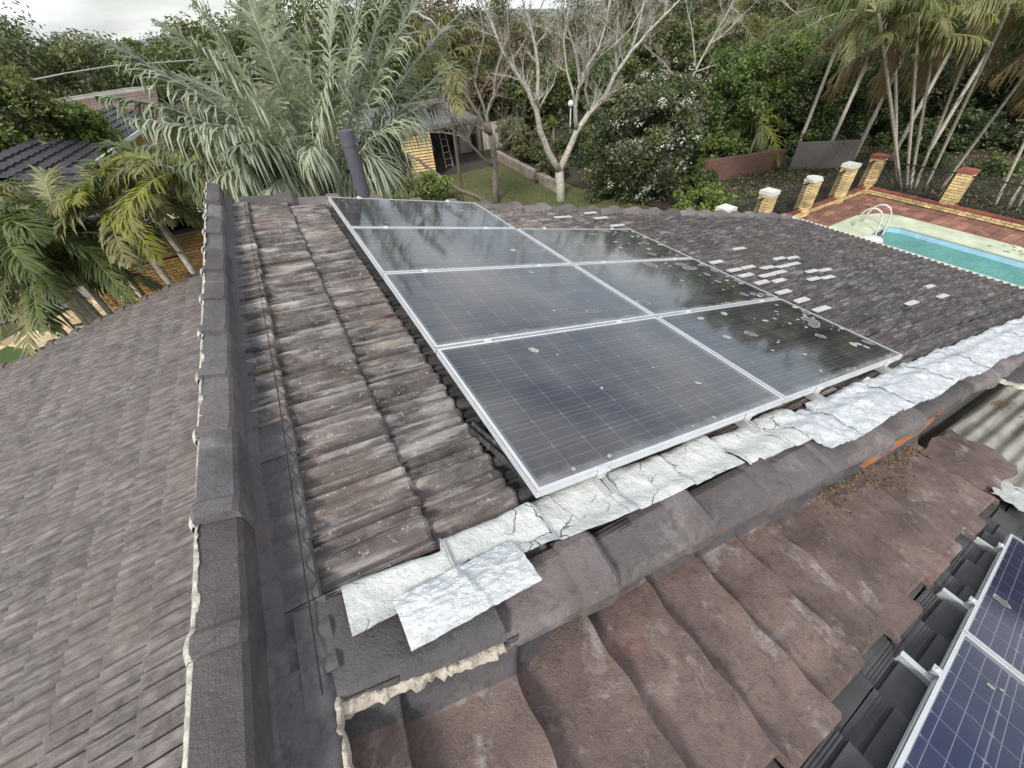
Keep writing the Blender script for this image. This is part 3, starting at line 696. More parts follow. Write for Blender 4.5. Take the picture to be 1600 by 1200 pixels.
# panels on the patched slope
BB, AB = basis(UB, NB)
def frameB(s, v, n):
    p = SB(s, v, n); return Matrix([[BB[0][0], BB[0][1], BB[0][2], p[0]], [BB[1][0], BB[1][1], BB[1][2], p[1]], [BB[2][0], BB[2][1], BB[2][2], p[2]], [0, 0, 0, 1]])
for k, s0 in enumerate((1.075, 2.745)):
    panel(frameB(s0, -1.125-PWV, 0.075), ['dark blue solar panel cut off by the bottom right corner of the picture', 'dark blue solar panel at the right edge, beyond a dirty joint'][k], 77+k, 14, 'solar panels on the coated slope')
for k, s0 in enumerate((2.28, 3.06, 4.05)):
    e = empty('mounting_rail', (0, 0, 0), ['short rail end sticking out beside the nearest blue panel', 'rail end beside the far blue panel, middle of three', 'rail end beside the far corner of the blue panel'][k], 'rail', 'rails under the blue panels')
    e.matrix_world = frameB(s0, -2.2, 0.035); link(bpy.data.objects.new('rail_profile', rail_mesh(1.185)), e)
    mb = MB(); mb.box((0, 1.186, -.03), (.012, .004, .075)); mb.add([(-.021, 1.06, .001), (.021, 1.06, .001), (.021, 1.186, .001), (-.021, 1.186, .001)], [(0, 1, 2, 3)]); mb.add([(-.0215, 1.06, 0), (-.0215, 1.186, 0), (-.0215, 1.186, -.07), (-.0215, 1.06, -.07)], [(0, 1, 2, 3)])
    mb.build('end_bracket', M['alu'], e)
    o = bpy.data.objects.new('clamp', CLAMP); link(o, e); o.location = (0.01, 1.09, .043)
# loose tiles stacked beside the array
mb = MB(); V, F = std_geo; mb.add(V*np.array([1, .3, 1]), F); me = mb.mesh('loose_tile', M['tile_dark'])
for i, (u, v, a) in enumerate(((-0.09, 0.20, 0.25),)):
    o = bpy.data.objects.new('loose_tile', me); link(o); o.matrix_world = frame1(-0.045, 0.50, -0.088, -1.40)
    tag(o, 'loose broken tile piece lying beside the near corner of the array', 'tile')
# ------------------------------------------------------------------ ground
G0 = -4.7
def grassmat(name, a, b, c3):
    g = NG(name); P = g.pos()
    c = g.ramp(g.noise(.35, 6, P, .65), (0.3, a), (0.5, b), (0.72, c3))
    c = g.mix(g.math('MULTIPLY', g.noise(14, 5, P, .7), .6), c, tuple(q*.45 for q in a))
    return g.done(g.bsdf(c, .95, g.bump(g.noise(30, 5, P, .7), .8, .05)))
M['ground'] = grassmat('earth_and_grass', (0.055, 0.052, 0.025), (0.075, 0.070, 0.030), (0.11, 0.085, 0.045))
M['lawn'] = grassmat('patchy_lawn', (0.060, 0.085, 0.022), (0.105, 0.115, 0.038), (0.16, 0.125, 0.058))
M['lawn_g'] = grassmat('green_lawn', (0.055, 0.10, 0.018), (0.075, 0.13, 0.026), (0.095, 0.13, 0.034))
M['soil'] = grassmat('dark_leaf_litter', (0.035, 0.030, 0.018), (0.062, 0.046, 0.028), (0.085, 0.060, 0.036))
mb = MB()
for x0, x1, y0, y1 in ((-900, 12.6, -200, 1600), (17.3, 900, -200, 1600), (12.6, 17.3, 4.9, 1600), (12.6, 17.3, -200, -6)): mb.add([(x0, y0, G0-.05), (x1, y0, G0-.05), (x1, y1, G0-.05), (x0, y1, G0-.05)], [(0, 1, 2, 3)])
mb.build('ground', M['ground'], kind='structure')
def patch(name, poly, z, mat, **kw):
    mb = MB(); mb.add([(x, y, z) for x, y in poly], [tuple(range(len(poly)))]); return mb.build(name, mat, **kw)
patch('back_lawn', [(1.5, 5.2), (12.5, 9), (11.3, 15), (11.2, 24.5), (-2.5, 24.5), (-2, 8)], G0, M['lawn'], kind='structure')
patch('side_lawn', [(-16, 3), (-4.8, 3), (-4.8, 12.6), (-8.3, 14.3), (-9.2, 14.6), (-16, 14.9)], G0, M['lawn_g'], kind='structure')
patch('garden_bed', [(19.6, -4), (34, -4), (34, 30), (11.4, 30), (11.4, 14.9), (13, 7.45), (19.6, 7.45)], G0-.004, M['soil'], kind='structure')
# grass blades
def blades(n, gen, h, mats, seed):
    r = np.random.RandomState(seed); P = np.array([gen(r) for _ in range(n)]); a = r.uniform(0, 6.28, n); hh = h*r.uniform(.5, 1.3, n)
    d = np.stack([np.cos(a), np.sin(a), np.zeros(n)], 1)*(.012+.01*r.rand(n))[:, None]; up = np.stack([r.normal(0, .35, n), r.normal(0, .35, n), np.ones(n)], 1)*hh[:, None]
    V = np.stack([P-d, P+d, P+up], 1).reshape(-1, 3); return np_mesh('grass', V, np.arange(3*n).reshape(-1, 3), mats, mi=r.randint(0, len(mats), n))
def leafmat(name, col, var=.45, trans=.35, rough=.5, spec=.3):
    g = NG(name); f = g.noise(5, 3, g.pos()); c = g.ramp(f, (.3, tuple(q*(1-var) for q in col)), (.7, tuple(q*(1+var) for q in col)))
    b = g.bsdf(c, rough); t = g.n('BsdfTranslucent', Color=g.mix(1.0, c, (1.1, 1.15, .6), 'MULTIPLY')).outputs[0]
    return g.done(g.n('MixShader', i0=trans, i1=b, i2=t).outputs[0])
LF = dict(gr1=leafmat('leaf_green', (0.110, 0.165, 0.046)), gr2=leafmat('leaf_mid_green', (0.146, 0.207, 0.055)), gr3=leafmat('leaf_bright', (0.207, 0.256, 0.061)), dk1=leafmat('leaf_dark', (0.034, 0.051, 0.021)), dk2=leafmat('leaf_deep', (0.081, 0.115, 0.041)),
          ol1=leafmat('leaf_olive', (0.171, 0.177, 0.079)), ol2=leafmat('leaf_dusty_olive', (0.183, 0.177, 0.104)), fl=leafmat('white_blossom', (0.62, 0.60, 0.55), .15, .2), br=leafmat('leaf_brown', (0.195, 0.140, 0.091)), gy=leafmat('leaf_grey_green', (0.146, 0.165, 0.116)), ye=leafmat('leaf_yellow', (0.342, 0.293, 0.049)))
def in_lawn(r):
    while 1:
        x, y = r.uniform(2, 12), r.uniform(7, 24)
        if x < 12.5-(y-9)*.2 and x < 11.3: return (x, y, G0)
o = bpy.data.objects.new('grass', blades(14000, in_lawn, .06, [LF['gr2'], LF['ol2'], LF['ol1']], 4)); link(o); tag(o, 'patchy short grass of the back lawn beyond the far roof edge', 'grass', kind='stuff')

# ------------------------------------------------------------------ generators
def leaves(P, size, r, nb=.4):
    n = len(P); nr = r.normal(0, 1, (n, 3)); nr[:, 2] = np.abs(nr[:, 2])+nb; nr /= np.linalg.norm(nr, axis=1)[:, None]
    a = r.normal(0, 1, (n, 3)); a -= nr*(a*nr).sum(1)[:, None]; a /= np.linalg.norm(a, axis=1)[:, None]; b = np.cross(nr, a)
    s = (size*r.uniform(.6, 1.35, n))[:, None]
    V = np.stack([P-a*s, P+b*s*.45+nr*s*.12, P+a*s, P-b*s*.45+nr*s*.12], 1).reshape(-1, 3)
    return V, np.arange(4*n).reshape(-1, 4)
def cloud(c, rad, n, r, nclump=40, cr=.32, shell=.5, low=True):
    c = np.asarray(c, float); rad = np.asarray(rad, float)
    d = r.normal(0, 1, (nclump, 3)); d /= np.linalg.norm(d, axis=1)[:, None]; d[:, 2] = np.where((d[:, 2] < -.35) & (not low), -d[:, 2]*.7, d[:, 2])
    k = d*(shell+(1-shell)*r.rand(nclump, 1)**.7)*rad*r.uniform(.8, 1.12, (nclump, 1))
    ids = r.randint(0, nclump, n); rr = rad.mean()*cr*r.uniform(.6, 1.3, nclump)
    q = r.normal(0, 1, (n, 3)); q /= np.linalg.norm(q, axis=1)[:, None]; q *= (r.rand(n, 1)**.45)
    return c+k[ids]+q*rr[ids][:, None]*np.array([1, 1, .8]), ids
BARK = dict(grey=simple('pale_grey_bark', (0.36, 0.34, 0.30), .9, .35, 9, .8, 40), dark=simple('dark_bark', (0.10, 0.08, 0.06), .9, .4, 8, .8, 40), palm=simple('ringed_palm_trunk', (0.42, 0.39, 0.33), .85, .35, 14, .5, 60), brown=simple('brown_grey_bark', (0.20, 0.17, 0.145), .9, .35, 9, .8, 40))
def bush(name, label, cat, c, rad, n, size, mats, seed, group=None, trunk=True, extra=None, nclump=40, cr=.32, base=None, shell=.5, nb=.4):
    r = np.random.RandomState(seed); c = np.asarray(c, float); base = np.array([c[0], c[1], G0]) if base is None else np.asarray(base, float)
    e = empty(name, base, label, cat, group); inv = Matrix.Translation(-Vector(base))
    P, ids = cloud(c, rad, n, r, nclump, cr, shell); V, Q = leaves(P, size, r, nb)
    tint = r.randint(0, len(mats), nclump); mi = np.where(r.rand(n) < .62, tint[ids], r.randint(0, len(mats), n))
    o = bpy.data.objects.new('crown', np_mesh('crown', V, Q, mats, mi=mi)); link(o, e); o.matrix_parent_inverse = inv
    if trunk:
        mb = MB(); q = random.Random(seed); top = c+np.array([0, 0, rad[2]*.2]); h = max(.3, c[2]-base[2])
        mb.tube([base, base+(top-base)*.5+np.array([q.gauss(0, .06), q.gauss(0, .06), 0]), top], [.05*h**.5+.03, .04*h**.5+.02, .02], 7)
        for k in range(7):
            a = k*2.4; t = base+(top-base)*(.35+.08*k); mb.tube([t, t+np.array([math.cos(a)*rad[0]*.45, math.sin(a)*rad[1]*.45, rad[2]*.35]), t+np.array([math.cos(a)*rad[0]*.75, math.sin(a)*rad[1]*.75, rad[2]*.6])], [.035, .02, .006], 5)
        o = mb.build('trunk', BARK['dark'], e, True); o.matrix_parent_inverse = inv
    if extra:
        P2 = extra(r); V, Q = leaves(P2, extra.size, r, .8); o = bpy.data.objects.new('blossom', np_mesh('blossom', V, Q, extra.mat)); link(o, e); o.matrix_parent_inverse = inv; tag(o, kind='stuff')
    return e

def frond(p0, p1, p2, n, ll, lw, r, droop=.5, ang=(70, 35), vee=25, t0=.14, rw=.02, curl=0.0, jit=.13, tipf=.3, drop=.07):
    """feather frond along a bezier; returns V,Q for leaflets and rachis tube points"""
    p0, p1, p2 = (np.asarray(q, float) for q in (p0, p1, p2))
    t = np.linspace(t0, .995, n); t = np.concatenate([t, t])
    t = np.clip(t+r.normal(0, .004, 2*n), 0, 1); sgn = np.repeat([1., -1.], n); T = t[:, None]
    P = (1-T)**2*p0+2*T*(1-T)*p1+T*T*p2
    D = 2*(1-T)*(p1-p0)+2*T*(p2-p1); D /= np.linalg.norm(D, axis=1)[:, None]
    up = np.array([0, 0, 1.0]); X = np.cross(D, up); X /= np.linalg.norm(X, axis=1)[:, None]+1e-6; Nn = np.cross(X, D)
    if drop > 0:
        kp = r.rand(2*n) > drop; t = t[kp]; T = T[kp]; sgn = sgn[kp]; P = P[kp]; D = D[kp]; X = X[kp]; Nn = Nn[kp]
    N2 = len(t)
    tt = (t-t0)/(1-t0); a = np.radians(ang[0]+(ang[1]-ang[0])*tt)+r.normal(0, jit, N2); ve = np.radians(vee)+r.normal(0, jit*1.3, N2)
    d = D*np.cos(a)[:, None]+(X*sgn[:, None]*np.cos(ve)[:, None]+Nn*np.sin(ve)[:, None])*np.sin(a)[:, None]
    l = ll*(np.sin(np.pi*(.18+.72*tt))**.8)*(1-(1-tipf)*np.clip((tt-.8)/.2, 0, 1))*r.uniform(.75, 1.12, N2)
    wv = np.cross(d, Nn); wv /= np.linalg.norm(wv, axis=1)[:, None]+1e-6
    segs = [0, .35, .7, 1.0]; ws = [.7, 1.0, .8, .12]; dr = droop*r.uniform(.35, 1.8, N2); cols = []
    for s, w_ in zip(segs, ws):
        c = P+d*(l*s)[:, None]-up*(dr*l*s**2.2)[:, None]-d*(dr*l*.3*s**3)[:, None]
        cols += [c-wv*lw*w_/2, c+wv*lw*w_/2]
    V = np.stack(cols, 1).reshape(-1, 3); b = np.arange(N2)[:, None]*8
    Q = np.concatenate([b+np.array([2*k, 2*k+1, 2*k+3, 2*k+2]) for k in range(3)])
    ts = np.linspace(0, 1, 12)[:, None]; C_ = (1-ts)**2*p0+2*ts*(1-ts)*p1+ts*ts*p2
    return V, Q, C_, [rw*(1-.85*float(q)) for q in ts[:, 0]]
def frond_mesh(name, args, lm, rm):
    V, Q, C_, rad = args; mb = MB(); mb.tube(C_, rad, 5, 1)
    F = np.array(mb.f[:-2]); V2 = np.array(mb.v); n = len(V)
    return np_mesh(name, np.concatenate([V, V2]), np.concatenate([Q, F+n]), [lm, rm], mi=np.r_[np.zeros(len(Q)), np.ones(len(F))])
PLM = dict(silver=leafmat('palm_silver_leaf', (0.34, 0.38, 0.285), .25, .3), silver2=leafmat('palm_grey_leaf', (0.215, 0.255, 0.17), .3, .3), green=leafmat('palm_green_leaf', (0.116, 0.152, 0.049), .4, .35), olive=leafmat('palm_olive_leaf', (0.201, 0.201, 0.083), .4, .35), yellow=leafmat('palm_yellow_leaf', (0.232, 0.244, 0.043), .35, .4), dead=leafmat('palm_dead_leaf', (0.17, 0.125, 0.06), .3, .2), rach=simple('palm_rachis', (0.22, 0.23, 0.12), .6, .25, 6, .1), rachs=simple('palm_grey_rachis', (0.30, 0.31, 0.24), .6, .25, 6, .1))
def palm(name, label, base, top, r0, fr, seed, mats, group=None, trunk_mat='palm', cat='palm tree'):
    """fr: list of (mid, tip, n, ll, lw, droop, kw) world points"""
    r = np.random.RandomState(seed); e = empty(name, base, label, cat, group); inv = Matrix.Translation(-Vector(base)); base = np.asarray(base, float); top = np.asarray(top, float)
    mb = MB(); q = random.Random(seed); pts = []; rad = []
    for k in range(15):
        t = k/14; p = base*(1-t)+top*t; p = p+np.array([math.sin(t*3)*.06, math.cos(t*2.4)*.05, 0]); pts.append(p); rad.append(r0*(1.15-.3*t)*(1.06 if k % 2 else 1))
    mb.tube(pts, rad, 9); o = mb.build('trunk', BARK[trunk_mat], e, True); o.matrix_parent_inverse = inv
    for k, (mid, tip, n, ll, lw, dr, kw) in enumerate(fr):
        lm = mats[k % len(mats)] if 'mat' not in kw else kw.pop('mat')
        me = frond_mesh('frond', frond(top, mid, tip, n, ll, lw, r, dr, **kw), lm, PLM['rachs'] if lm.name.startswith(('palm_silver', 'palm_grey')) else PLM['rach'])
        o = bpy.data.objects.new('frond', me); link(o, e); o.matrix_parent_inverse = inv
    return e
def auto_fronds(top, nf, L, seed, n=34, ll=.5, lw=.035, droop=.6, el=(10, 75), sag=.55, az=None, **kw):
    q = random.Random(seed); out = []; top = np.asarray(top, float)
    for k in range(nf):
        a = (k*2.399+q.uniform(-.3, .3)) if az is None else R(q.uniform(*az)); e_ = R(q.uniform(*el)); l = L*q.uniform(.75, 1.15)
        d = np.array([math.cos(a)*math.cos(e_), math.sin(a)*math.cos(e_), math.sin(e_)])
        out.append((top+d*l*.55, top+d*l*.9+np.array([math.cos(a), math.sin(a), 0])*l*.15-np.array([0, 0, l*sag*q.uniform(.6, 1.3)]), n, ll*q.uniform(.85, 1.15), lw, droop, dict(kw)))
    return out

# ------------------------------------------------------------------ big silver palm
TP = np.array([0.17, 6.8, -0.95]); fr = []
def fpx(tip, Yt, mid, Ym, n=84, ll=.62, lw=.026, dr=.5, **kw):
    dr *= 1.1; lw *= 1.3; n = int(n*1.12); kw.setdefault('ang', (58, 27)); kw.setdefault('vee', 14); kw.setdefault('jit', .19); kw.setdefault('rw', .03); fr.append((atY(*mid, Ym), atY(*tip, Yt), n, ll, lw, dr, kw))
fpx((118, 40), 7.4, (300, 100), 7.0, 95, .62, mat=PLM['silver2'], droop=.25) if False else None
fpx((115, 45), 7.2, (330, 130), 6.9, 92, .60, .026, .3, mat=PLM['silver2'])
fpx((150, 150), 6.6, (330, 150), 6.5, 88, .62, .026, .55, mat=PLM['silver2'])
fpx((265, -50), 6.6, (400, 130), 6.5, 95, .66, .028, .42, mat=PLM['silver'])
fpx((345, -120), 6.9, (420, 90), 6.7, 95, .66, .028, .4, mat=PLM['silver'])
fpx((200, 185), 6.2, (370, 190), 6.3, 84, .58, .026, .7, mat=PLM['silver'])
fpx((470, -170), 6.5, (470, 60), 6.5, 90, .66, .028, .4, mat=PLM['silver'])
fpx((600, -150), 6.6, (540, 70), 6.6, 95, .70, .030, .3, mat=PLM['silver'], ang=(55, 30))
fpx((690, -60), 6.9, (580, 100), 6.8, 90, .64, .028, .35, mat=PLM['silver'], ang=(55, 30))
fpx((715, 95), 7.2, (600, 180), 7.0, 90, .60, .026, .35, mat=PLM['silver2'])
fpx((690, 160), 7.6, (600, 170), 7.2, 80, .58, .026, .6, mat=PLM['silver2'])
fpx((640, 250), 6.6, (590, 190), 6.6, 76, .52, .024, .8, mat=PLM['silver'])
fpx((330, 290), 6.0, (400, 205), 6.3, 76, .56, .024, .8, mat=PLM['silver'])
fpx((270, 260), 6.4, (400, 220), 6.4, 76, .56, .024, .8, mat=PLM['silver2'])
fpx((400, 330), 5.7, (450, 220), 6.2, 70, .50, .024, .9, mat=PLM['silver'])
fpx((560, 330), 5.9, (560, 210), 6.4, 70, .50, .024, .9, mat=PLM['silver'])
fpx((430, 60), 8.3, (470, 140), 7.5, 80, .6, .026, .5, mat=PLM['silver2'])
fpx((560, 60), 8.5, (540, 150), 7.6, 80, .6, .026, .5, mat=PLM['silver2'])
fpx((250, 110), 8.2, (400, 140), 7.5, 84, .6, .026, .5, mat=PLM['silver2'])
fpx((480, 250), 5.6, (490, 180), 6.0, 70, .45, .022, 1.0, mat=PLM['silver'])
for (tip, Yt, mid, Ym, mm) in (((180, 95), 7.0, (340, 120), 6.8, 'silver'), ((240, 30), 7.4, (380, 110), 7.0, 'silver2'), ((300, 60), 5.8, (400, 160), 6.2, 'silver'), ((220, 230), 6.8, (380, 190), 6.6, 'silver2'), ((300, 200), 5.8, (400, 170), 6.1, 'silver'), ((400, -60), 7.6, (450, 90), 7.2, 'silver2'), ((530, -120), 7.4, (510, 70), 7.1, 'silver'), ((650, -120), 7.6, (570, 60), 7.2, 'silver2'), ((720, 20), 7.8, (610, 120), 7.3, 'silver2'), ((660, 200), 6.3, (590, 150), 6.5, 'silver'), ((600, 280), 6.1, (570, 180), 6.4, 'silver'), ((520, 120), 5.6, (510, 170), 6.0, 'silver'), ((350, 240), 5.6, (420, 180), 6.0, 'silver2')):
    fpx(tip, Yt, mid, Ym, 86, .62, .026, .55, mat=PLM[mm])
palm('silver_palm', 'large silver green feather palm rising behind the far roof edge', (0.17, 6.8, G0), TP, .17, fr, 5, [PLM['silver']])

# ------------------------------------------------------------------ palms at left
def at_base(px, Y):
    p = atY(*px, Y); return np.array([p[0], p[1], G0])
lp = [((90, 545), 10.6, (28, 452), 'leftmost ringed trunk of the clump, crossing the pale paving'), ((122, 528), 10.9, (62, 425), 'second trunk of the left clump, near the black gate'), ((128, 520), 11.6, (92, 435), 'slim trunk of the left clump, standing beside the gate'), ((150, 505), 11.2, (108, 415), 'trunk of the left clump nearest the orange brick wall')]
for k, (b, Y, t, lb) in enumerate(lp):
    tp = atY(*t, Y); bs = np.array([tp[0]-.05, Y, G0])
    pb_ = atY(*b, Y)
    fr = auto_fronds(tp, 11, 2.1, 30+k, 44, .50, .034, .45, (5, 80), .55, ang=(65, 35), vee=20, rw=.022)
    palm('clump_palm', 'green palm, '+lb, (bs[0]+(pb_[0]-tp[0])*.25, Y, G0), tp, .065, fr, 40+k, [PLM['green'], PLM['olive'], PLM['green']], 'palms in the left clump')
lp2 = [((215, 300), 9.9, 'arching olive fronds over the orange brick wall'), ((95, 345), 10.6, 'dense green crown left of the orange wall'), ((285, 268), 8.6, 'yellow tinged crown close to the roof corner'), ((30, 385), 9.8, 'dark green crown at the left picture edge'), ((275, 285), 9.8, 'broad leaved crown before the dark tiled roof'), ((-10, 330), 12, 'tall crown at the far left picture edge'), ((175, 325), 9.7, 'loose crown hanging before the orange wall'), ((65, 405), 10.3, 'low crown over the pale paving')]
for k, (t, Y, lb) in enumerate(lp2):
    tp = atY(*t, Y); 
    fr = auto_fronds(tp, 13, [1.7, 1.9, 1.35, 1.9, 1.7, 2.0, 1.4, 1.6][k], 60+k, 46, .46, .040, .4, (-10, 75), .6, ang=(60, 35), vee=22, rw=.022)
    palm('garden_palm', 'feather palm with '+lb, (tp[0], tp[1], G0), tp, .07, fr, 70+k, [[PLM['olive'], PLM['green']], [PLM['green'], PLM['olive']], [PLM['yellow'], PLM['olive'], PLM['green']], [PLM['green']], [PLM['olive'], PLM['green']], [PLM['green'], PLM['olive']], [PLM['olive'], PLM['yellow'], PLM['olive']], [PLM['green'], PLM['olive']]][k], 'palms over the left garden')

# ------------------------------------------------------------------ palms by the pool
cps = [((1402, 297), (1396, 70), 6.7), ((1418, 298), (1432, 40), 6.5), ((1424, 298), (1458, 60), 6.9), ((1430, 298), (1520, 55), 6.3), ((1445, 300), (1575, 10), 5.9), ((1470, 300), (1640, 60), 5.4), ((1555, 325), (1680, 50), 4.6), ((1575, 328), (1730, 70), 4.2), ((1590, 328), (1760, 10), 4.0), ((1410, 298), (1370, 20), 7.2)]
for k, (b, t, Y) in enumerate(cps):
    bs = atZ(*b, G0); tp = atY(*t, Y+(.2 if k < 4 else -.4))
    fr = auto_fronds(tp, 12, 2.1, 90+k, 46, .55, .034, .6, (15, 85), .45, ang=(60, 30), vee=10, rw=.025)
    fr += auto_fronds(tp, 2, 1.5, 490+k, 30, .5, .034, 1.2, (-20, 10), .9, ang=(50, 25), vee=0, rw=.02, mat=PLM['dead'])
    ds = ['leftmost of the slender upright stems', 'upright second stem from the left', 'third thin stem from the left', 'fourth stem, leaning right', 'pale stem leaning right behind the pillar', 'long stem leaning far right', 'leftmost stem at the right picture edge', 'middle stem at the right picture edge', 'last stem at the right edge', 'short stem leaning left over the hedge'][k]
    palm('pool_palm', 'cane palm beyond the pool fence, '+ds, (bs[0], bs[1], G0), tp, .043, fr, 110+k, [[PLM['olive'], PLM['green']], [PLM['green'], PLM['olive'], PLM['yellow']], [PLM['olive'], PLM['green'], PLM['olive']]][k % 3], 'cane palms behind the pool')
for k, (t, Y) in enumerate((((1390, 10), 10.5), ((1460, -20), 9.5), ((1530, -10), 8.5), ((1600, -20), 8.0), ((1330, 10), 12))):
    tp = atY(*t, Y); fr = auto_fronds(tp, 14, 2.8, 130+k, 46, .7, .04, .7, (5, 80), .6, ang=(60, 30), vee=5, rw=.025)
    palm('pool_palm', 'tall palm crown above the pool garden, '+['left of centre among the crowns', 'in the middle of the crowns', 'right of centre among the crowns', 'at the top right picture corner', 'nearest the pale bare branches'][k], (tp[0], tp[1], G0), tp, .07, fr, 140+k, [PLM['olive'], PLM['green'], PLM['yellow']] if k % 2 else [PLM['olive'], PLM['green']], 'tall palms above the pool')
# fronds under the hedge
tp = atY(1185, 195, 12.6); palm('young_palm', 'young palm with bright fronds hanging over the old brick fence', (tp[0], tp[1], G0), tp, .06, auto_fronds(tp, 9, 1.5, 171, 34, .5, .04, .6, (0, 60), .8), 171, [PLM['olive'], PLM['green'], PLM['yellow']])
# fan palm crowns behind the bare tree
for k, (t, Y, L_) in enumerate((((690, 90), 12.5, 1.6), ((1150, 30), 22, 2.6), ((1185, 60), 21, 2.2))):
    tp = atY(*t, Y); palm('fan_palm', ['fan palm with yellow fruit tufts right of the silver palm', 'olive palm crown at the top beside pale bare twigs', 'olive palm crown just below another near the top edge'][k], (tp[0], tp[1], G0), tp, .05, auto_fronds(tp, 14, L_, 180+k, 30, L_*.3, .045, .5, (-20, 80), .4), 180+k, [PLM['olive']], None, 'dark')

# ------------------------------------------------------------------ bare trees
def bare_tree(name, label, Y, trunk, limbs, r0, seed, bark='grey', group=None, twig=1.0, depth=3, lv0=None):
    q = random.Random(seed); base = atY(*trunk[0], Y); gb = np.array([base[0], base[1], G0]); e = empty(name, gb, label, 'tree', group); inv = Matrix.Translation(-Vector(gb))
    def conv(pl, y0, dy): return [atY(p[0], p[1], y0+dy*i/(len(pl)-1)) for i, p in enumerate(pl)]
    mb = MB(); tp = [gb]+conv(trunk, Y, 0)[0:] if base[2] > G0+.05 else conv(trunk, Y, 0); tp = tp+[tp[-1]+(tp[-1]-tp[-2])*.12]; mb.tube(tp, [r0*1.3]+[r0*(1.08-.2*i/len(tp)) for i in range(len(tp)-2)]+[r0*.35], 12); o = mb.build('trunk', BARK[bark], e, True); o.matrix_parent_inverse = inv
    tw = MB(); known = {tuple(p): Y for p in trunk}
    def grow(p, d, l, rad, lv):
        n = 4; pts = [p]; c = p; dd = d
        for i in range(n):
            dd = dd+np.array([q.gauss(0, .16), q.gauss(0, .16), q.gauss(.06, .14)]); dd = dd/np.linalg.norm(dd); c = c+dd*l/n; pts.append(c)
        tw.tube(pts, [rad*(1-.6*i/n) for i in range(n+1)], 5 if rad > .012 else 3, cap=False)
        if lv > 0:
            for i in range(1, n+1):
                for _ in range(2 if q.random() < .5 else 1):
                    nd = dd+np.array([q.gauss(0, .55), q.gauss(0, .55), q.gauss(.15, .4)]); nd = nd/np.linalg.norm(nd); grow(pts[i], nd, l*q.uniform(.45, .75), max(.004, rad*(1-.6*i/n)*.55), lv-1)
    for pl, ra, rb in limbs:
        y0 = known.get(tuple(pl[0]), Y); dy = q.uniform(-1.0, 1.0)*.9
        for i, p in enumerate(pl): known.setdefault(tuple(p), y0+dy*i/(len(pl)-1))
        pts = conv(pl, y0, dy); fine = [pts[0]]
        for a, b in zip(pts[:-1], pts[1:]):
            m_ = (a+b)/2+np.array([q.gauss(0, .02), q.gauss(0, .02), q.gauss(0, .02)])*np.linalg.norm(b-a); fine += [m_, b]
        n = len(fine); lm = MB(); lm.tube(fine, [ra+(rb-ra)*i/(n-1) for i in range(n)], 8); o = lm.build('limb', BARK[bark], e, True); o.matrix_parent_inverse = inv
        for i in range(n//3, n):
            d = fine[i]-fine[i-1]; d = d/np.linalg.norm(d)
            for _ in range(1 if q.random() < .8 else 2):
                nd = d*.8+np.array([q.gauss(0, .5), q.gauss(0, .5), q.gauss(.2, .35)]); nd = nd/np.linalg.norm(nd); grow(fine[i], nd, twig*q.uniform(.5, 1.2), max(.006, (ra+(rb-ra)*i/(n-1))*.45), depth-1)
        d = fine[-1]-fine[-2]; grow(fine[-1], d/np.linalg.norm(d), twig*1.1, rb*.9, depth-1)
    o = tw.build('twigs', BARK[bark], e); o.matrix_parent_inverse = inv; tag(o, kind='stuff'); return e
bare_tree('bare_tree', 'leafless grey tree with a single straight trunk rising behind the array', 15.6, [(776, 322), (774, 285), (773, 262), (771, 235), (768, 212)], [
    ([(768, 212), (745, 175), (715, 130), (690, 92), (660, 50), (640, 10)], .075, .02), ([(773, 262), (735, 226), (728, 205), (712, 185), (697, 177)], .06, .02), ([(735, 226), (718, 212), (690, 207), (664, 206)], .04, .012),
    ([(768, 212), (760, 180), (772, 150), (776, 110), (795, 55), (792, -10)], .085, .02), ([(760, 180), (742, 130), (756, 60), (745, -10)], .06, .018), ([(771, 235), (786, 228), (800, 212)], .05, .03), ([(768, 212), (735, 190), (700, 172), (680, 168)], .05, .015), ([(772, 150), (800, 95), (830, 40), (850, 0)], .04, .012)], .115, 11, 'brown', 'bare trees in the back garden', .8)
bare_tree('bare_tree', 'pale leafless tree forking low into two great limbs behind the roof', 14.0, [(877, 326), (876, 300), (874, 268)], [
    ([(874, 268), (856, 236), (843, 202), (838, 172), (825, 142), (805, 112), (785, 80), (768, 35)], .140, .03), ([(838, 172), (841, 122), (836, 72), (826, 30), (814, -8)], .075, .02), ([(843, 168), (865, 132), (872, 100)], .03, .012),
    ([(874, 268), (889, 234), (901, 205), (921, 176), (946, 150), (962, 114), (986, 80), (1012, 50), (1060, 2)], .14, .03), ([(901, 205), (899, 166), (906, 130), (900, 86), (886, 40), (875, -8)], .085, .02), ([(906, 130), (917, 104), (936, 75), (946, 38), (956, -8)], .06, .018),
    ([(899, 166), (886, 112), (881, 60), (890, 5)], .05, .015), ([(921, 176), (914, 140), (919, 108), (922, 60)], .055, .015), ([(962, 114), (962, 78), (966, 28)], .05, .015), ([(986, 80), (1000, 32), (1008, -10)], .05, .014), ([(906, 130), (930, 95), (985, 45), (1010, 0)], .04, .012)], .165, 12, 'grey', 'bare trees in the back garden', .8)
bare_tree('bare_tree', 'small pale leafless tree poking out above the white flowering shrub', 17.0, [(1078, 230), (1075, 175), (1072, 142)], [
    ([(1072, 142), (1086, 112), (1108, 70), (1132, 30), (1150, -8)], .07, .02), ([(1072, 142), (1050, 115), (1032, 92), (1008, 72)], .055, .016), ([(1086, 112), (1083, 62), (1074, 15)], .05, .014), ([(1086, 112), (1122, 100), (1150, 92)], .04, .012), ([(1108, 70), (1140, 45), (1180, 5)], .04, .012)], .09, 13, 'grey', 'bare trees in the back garden', .8)
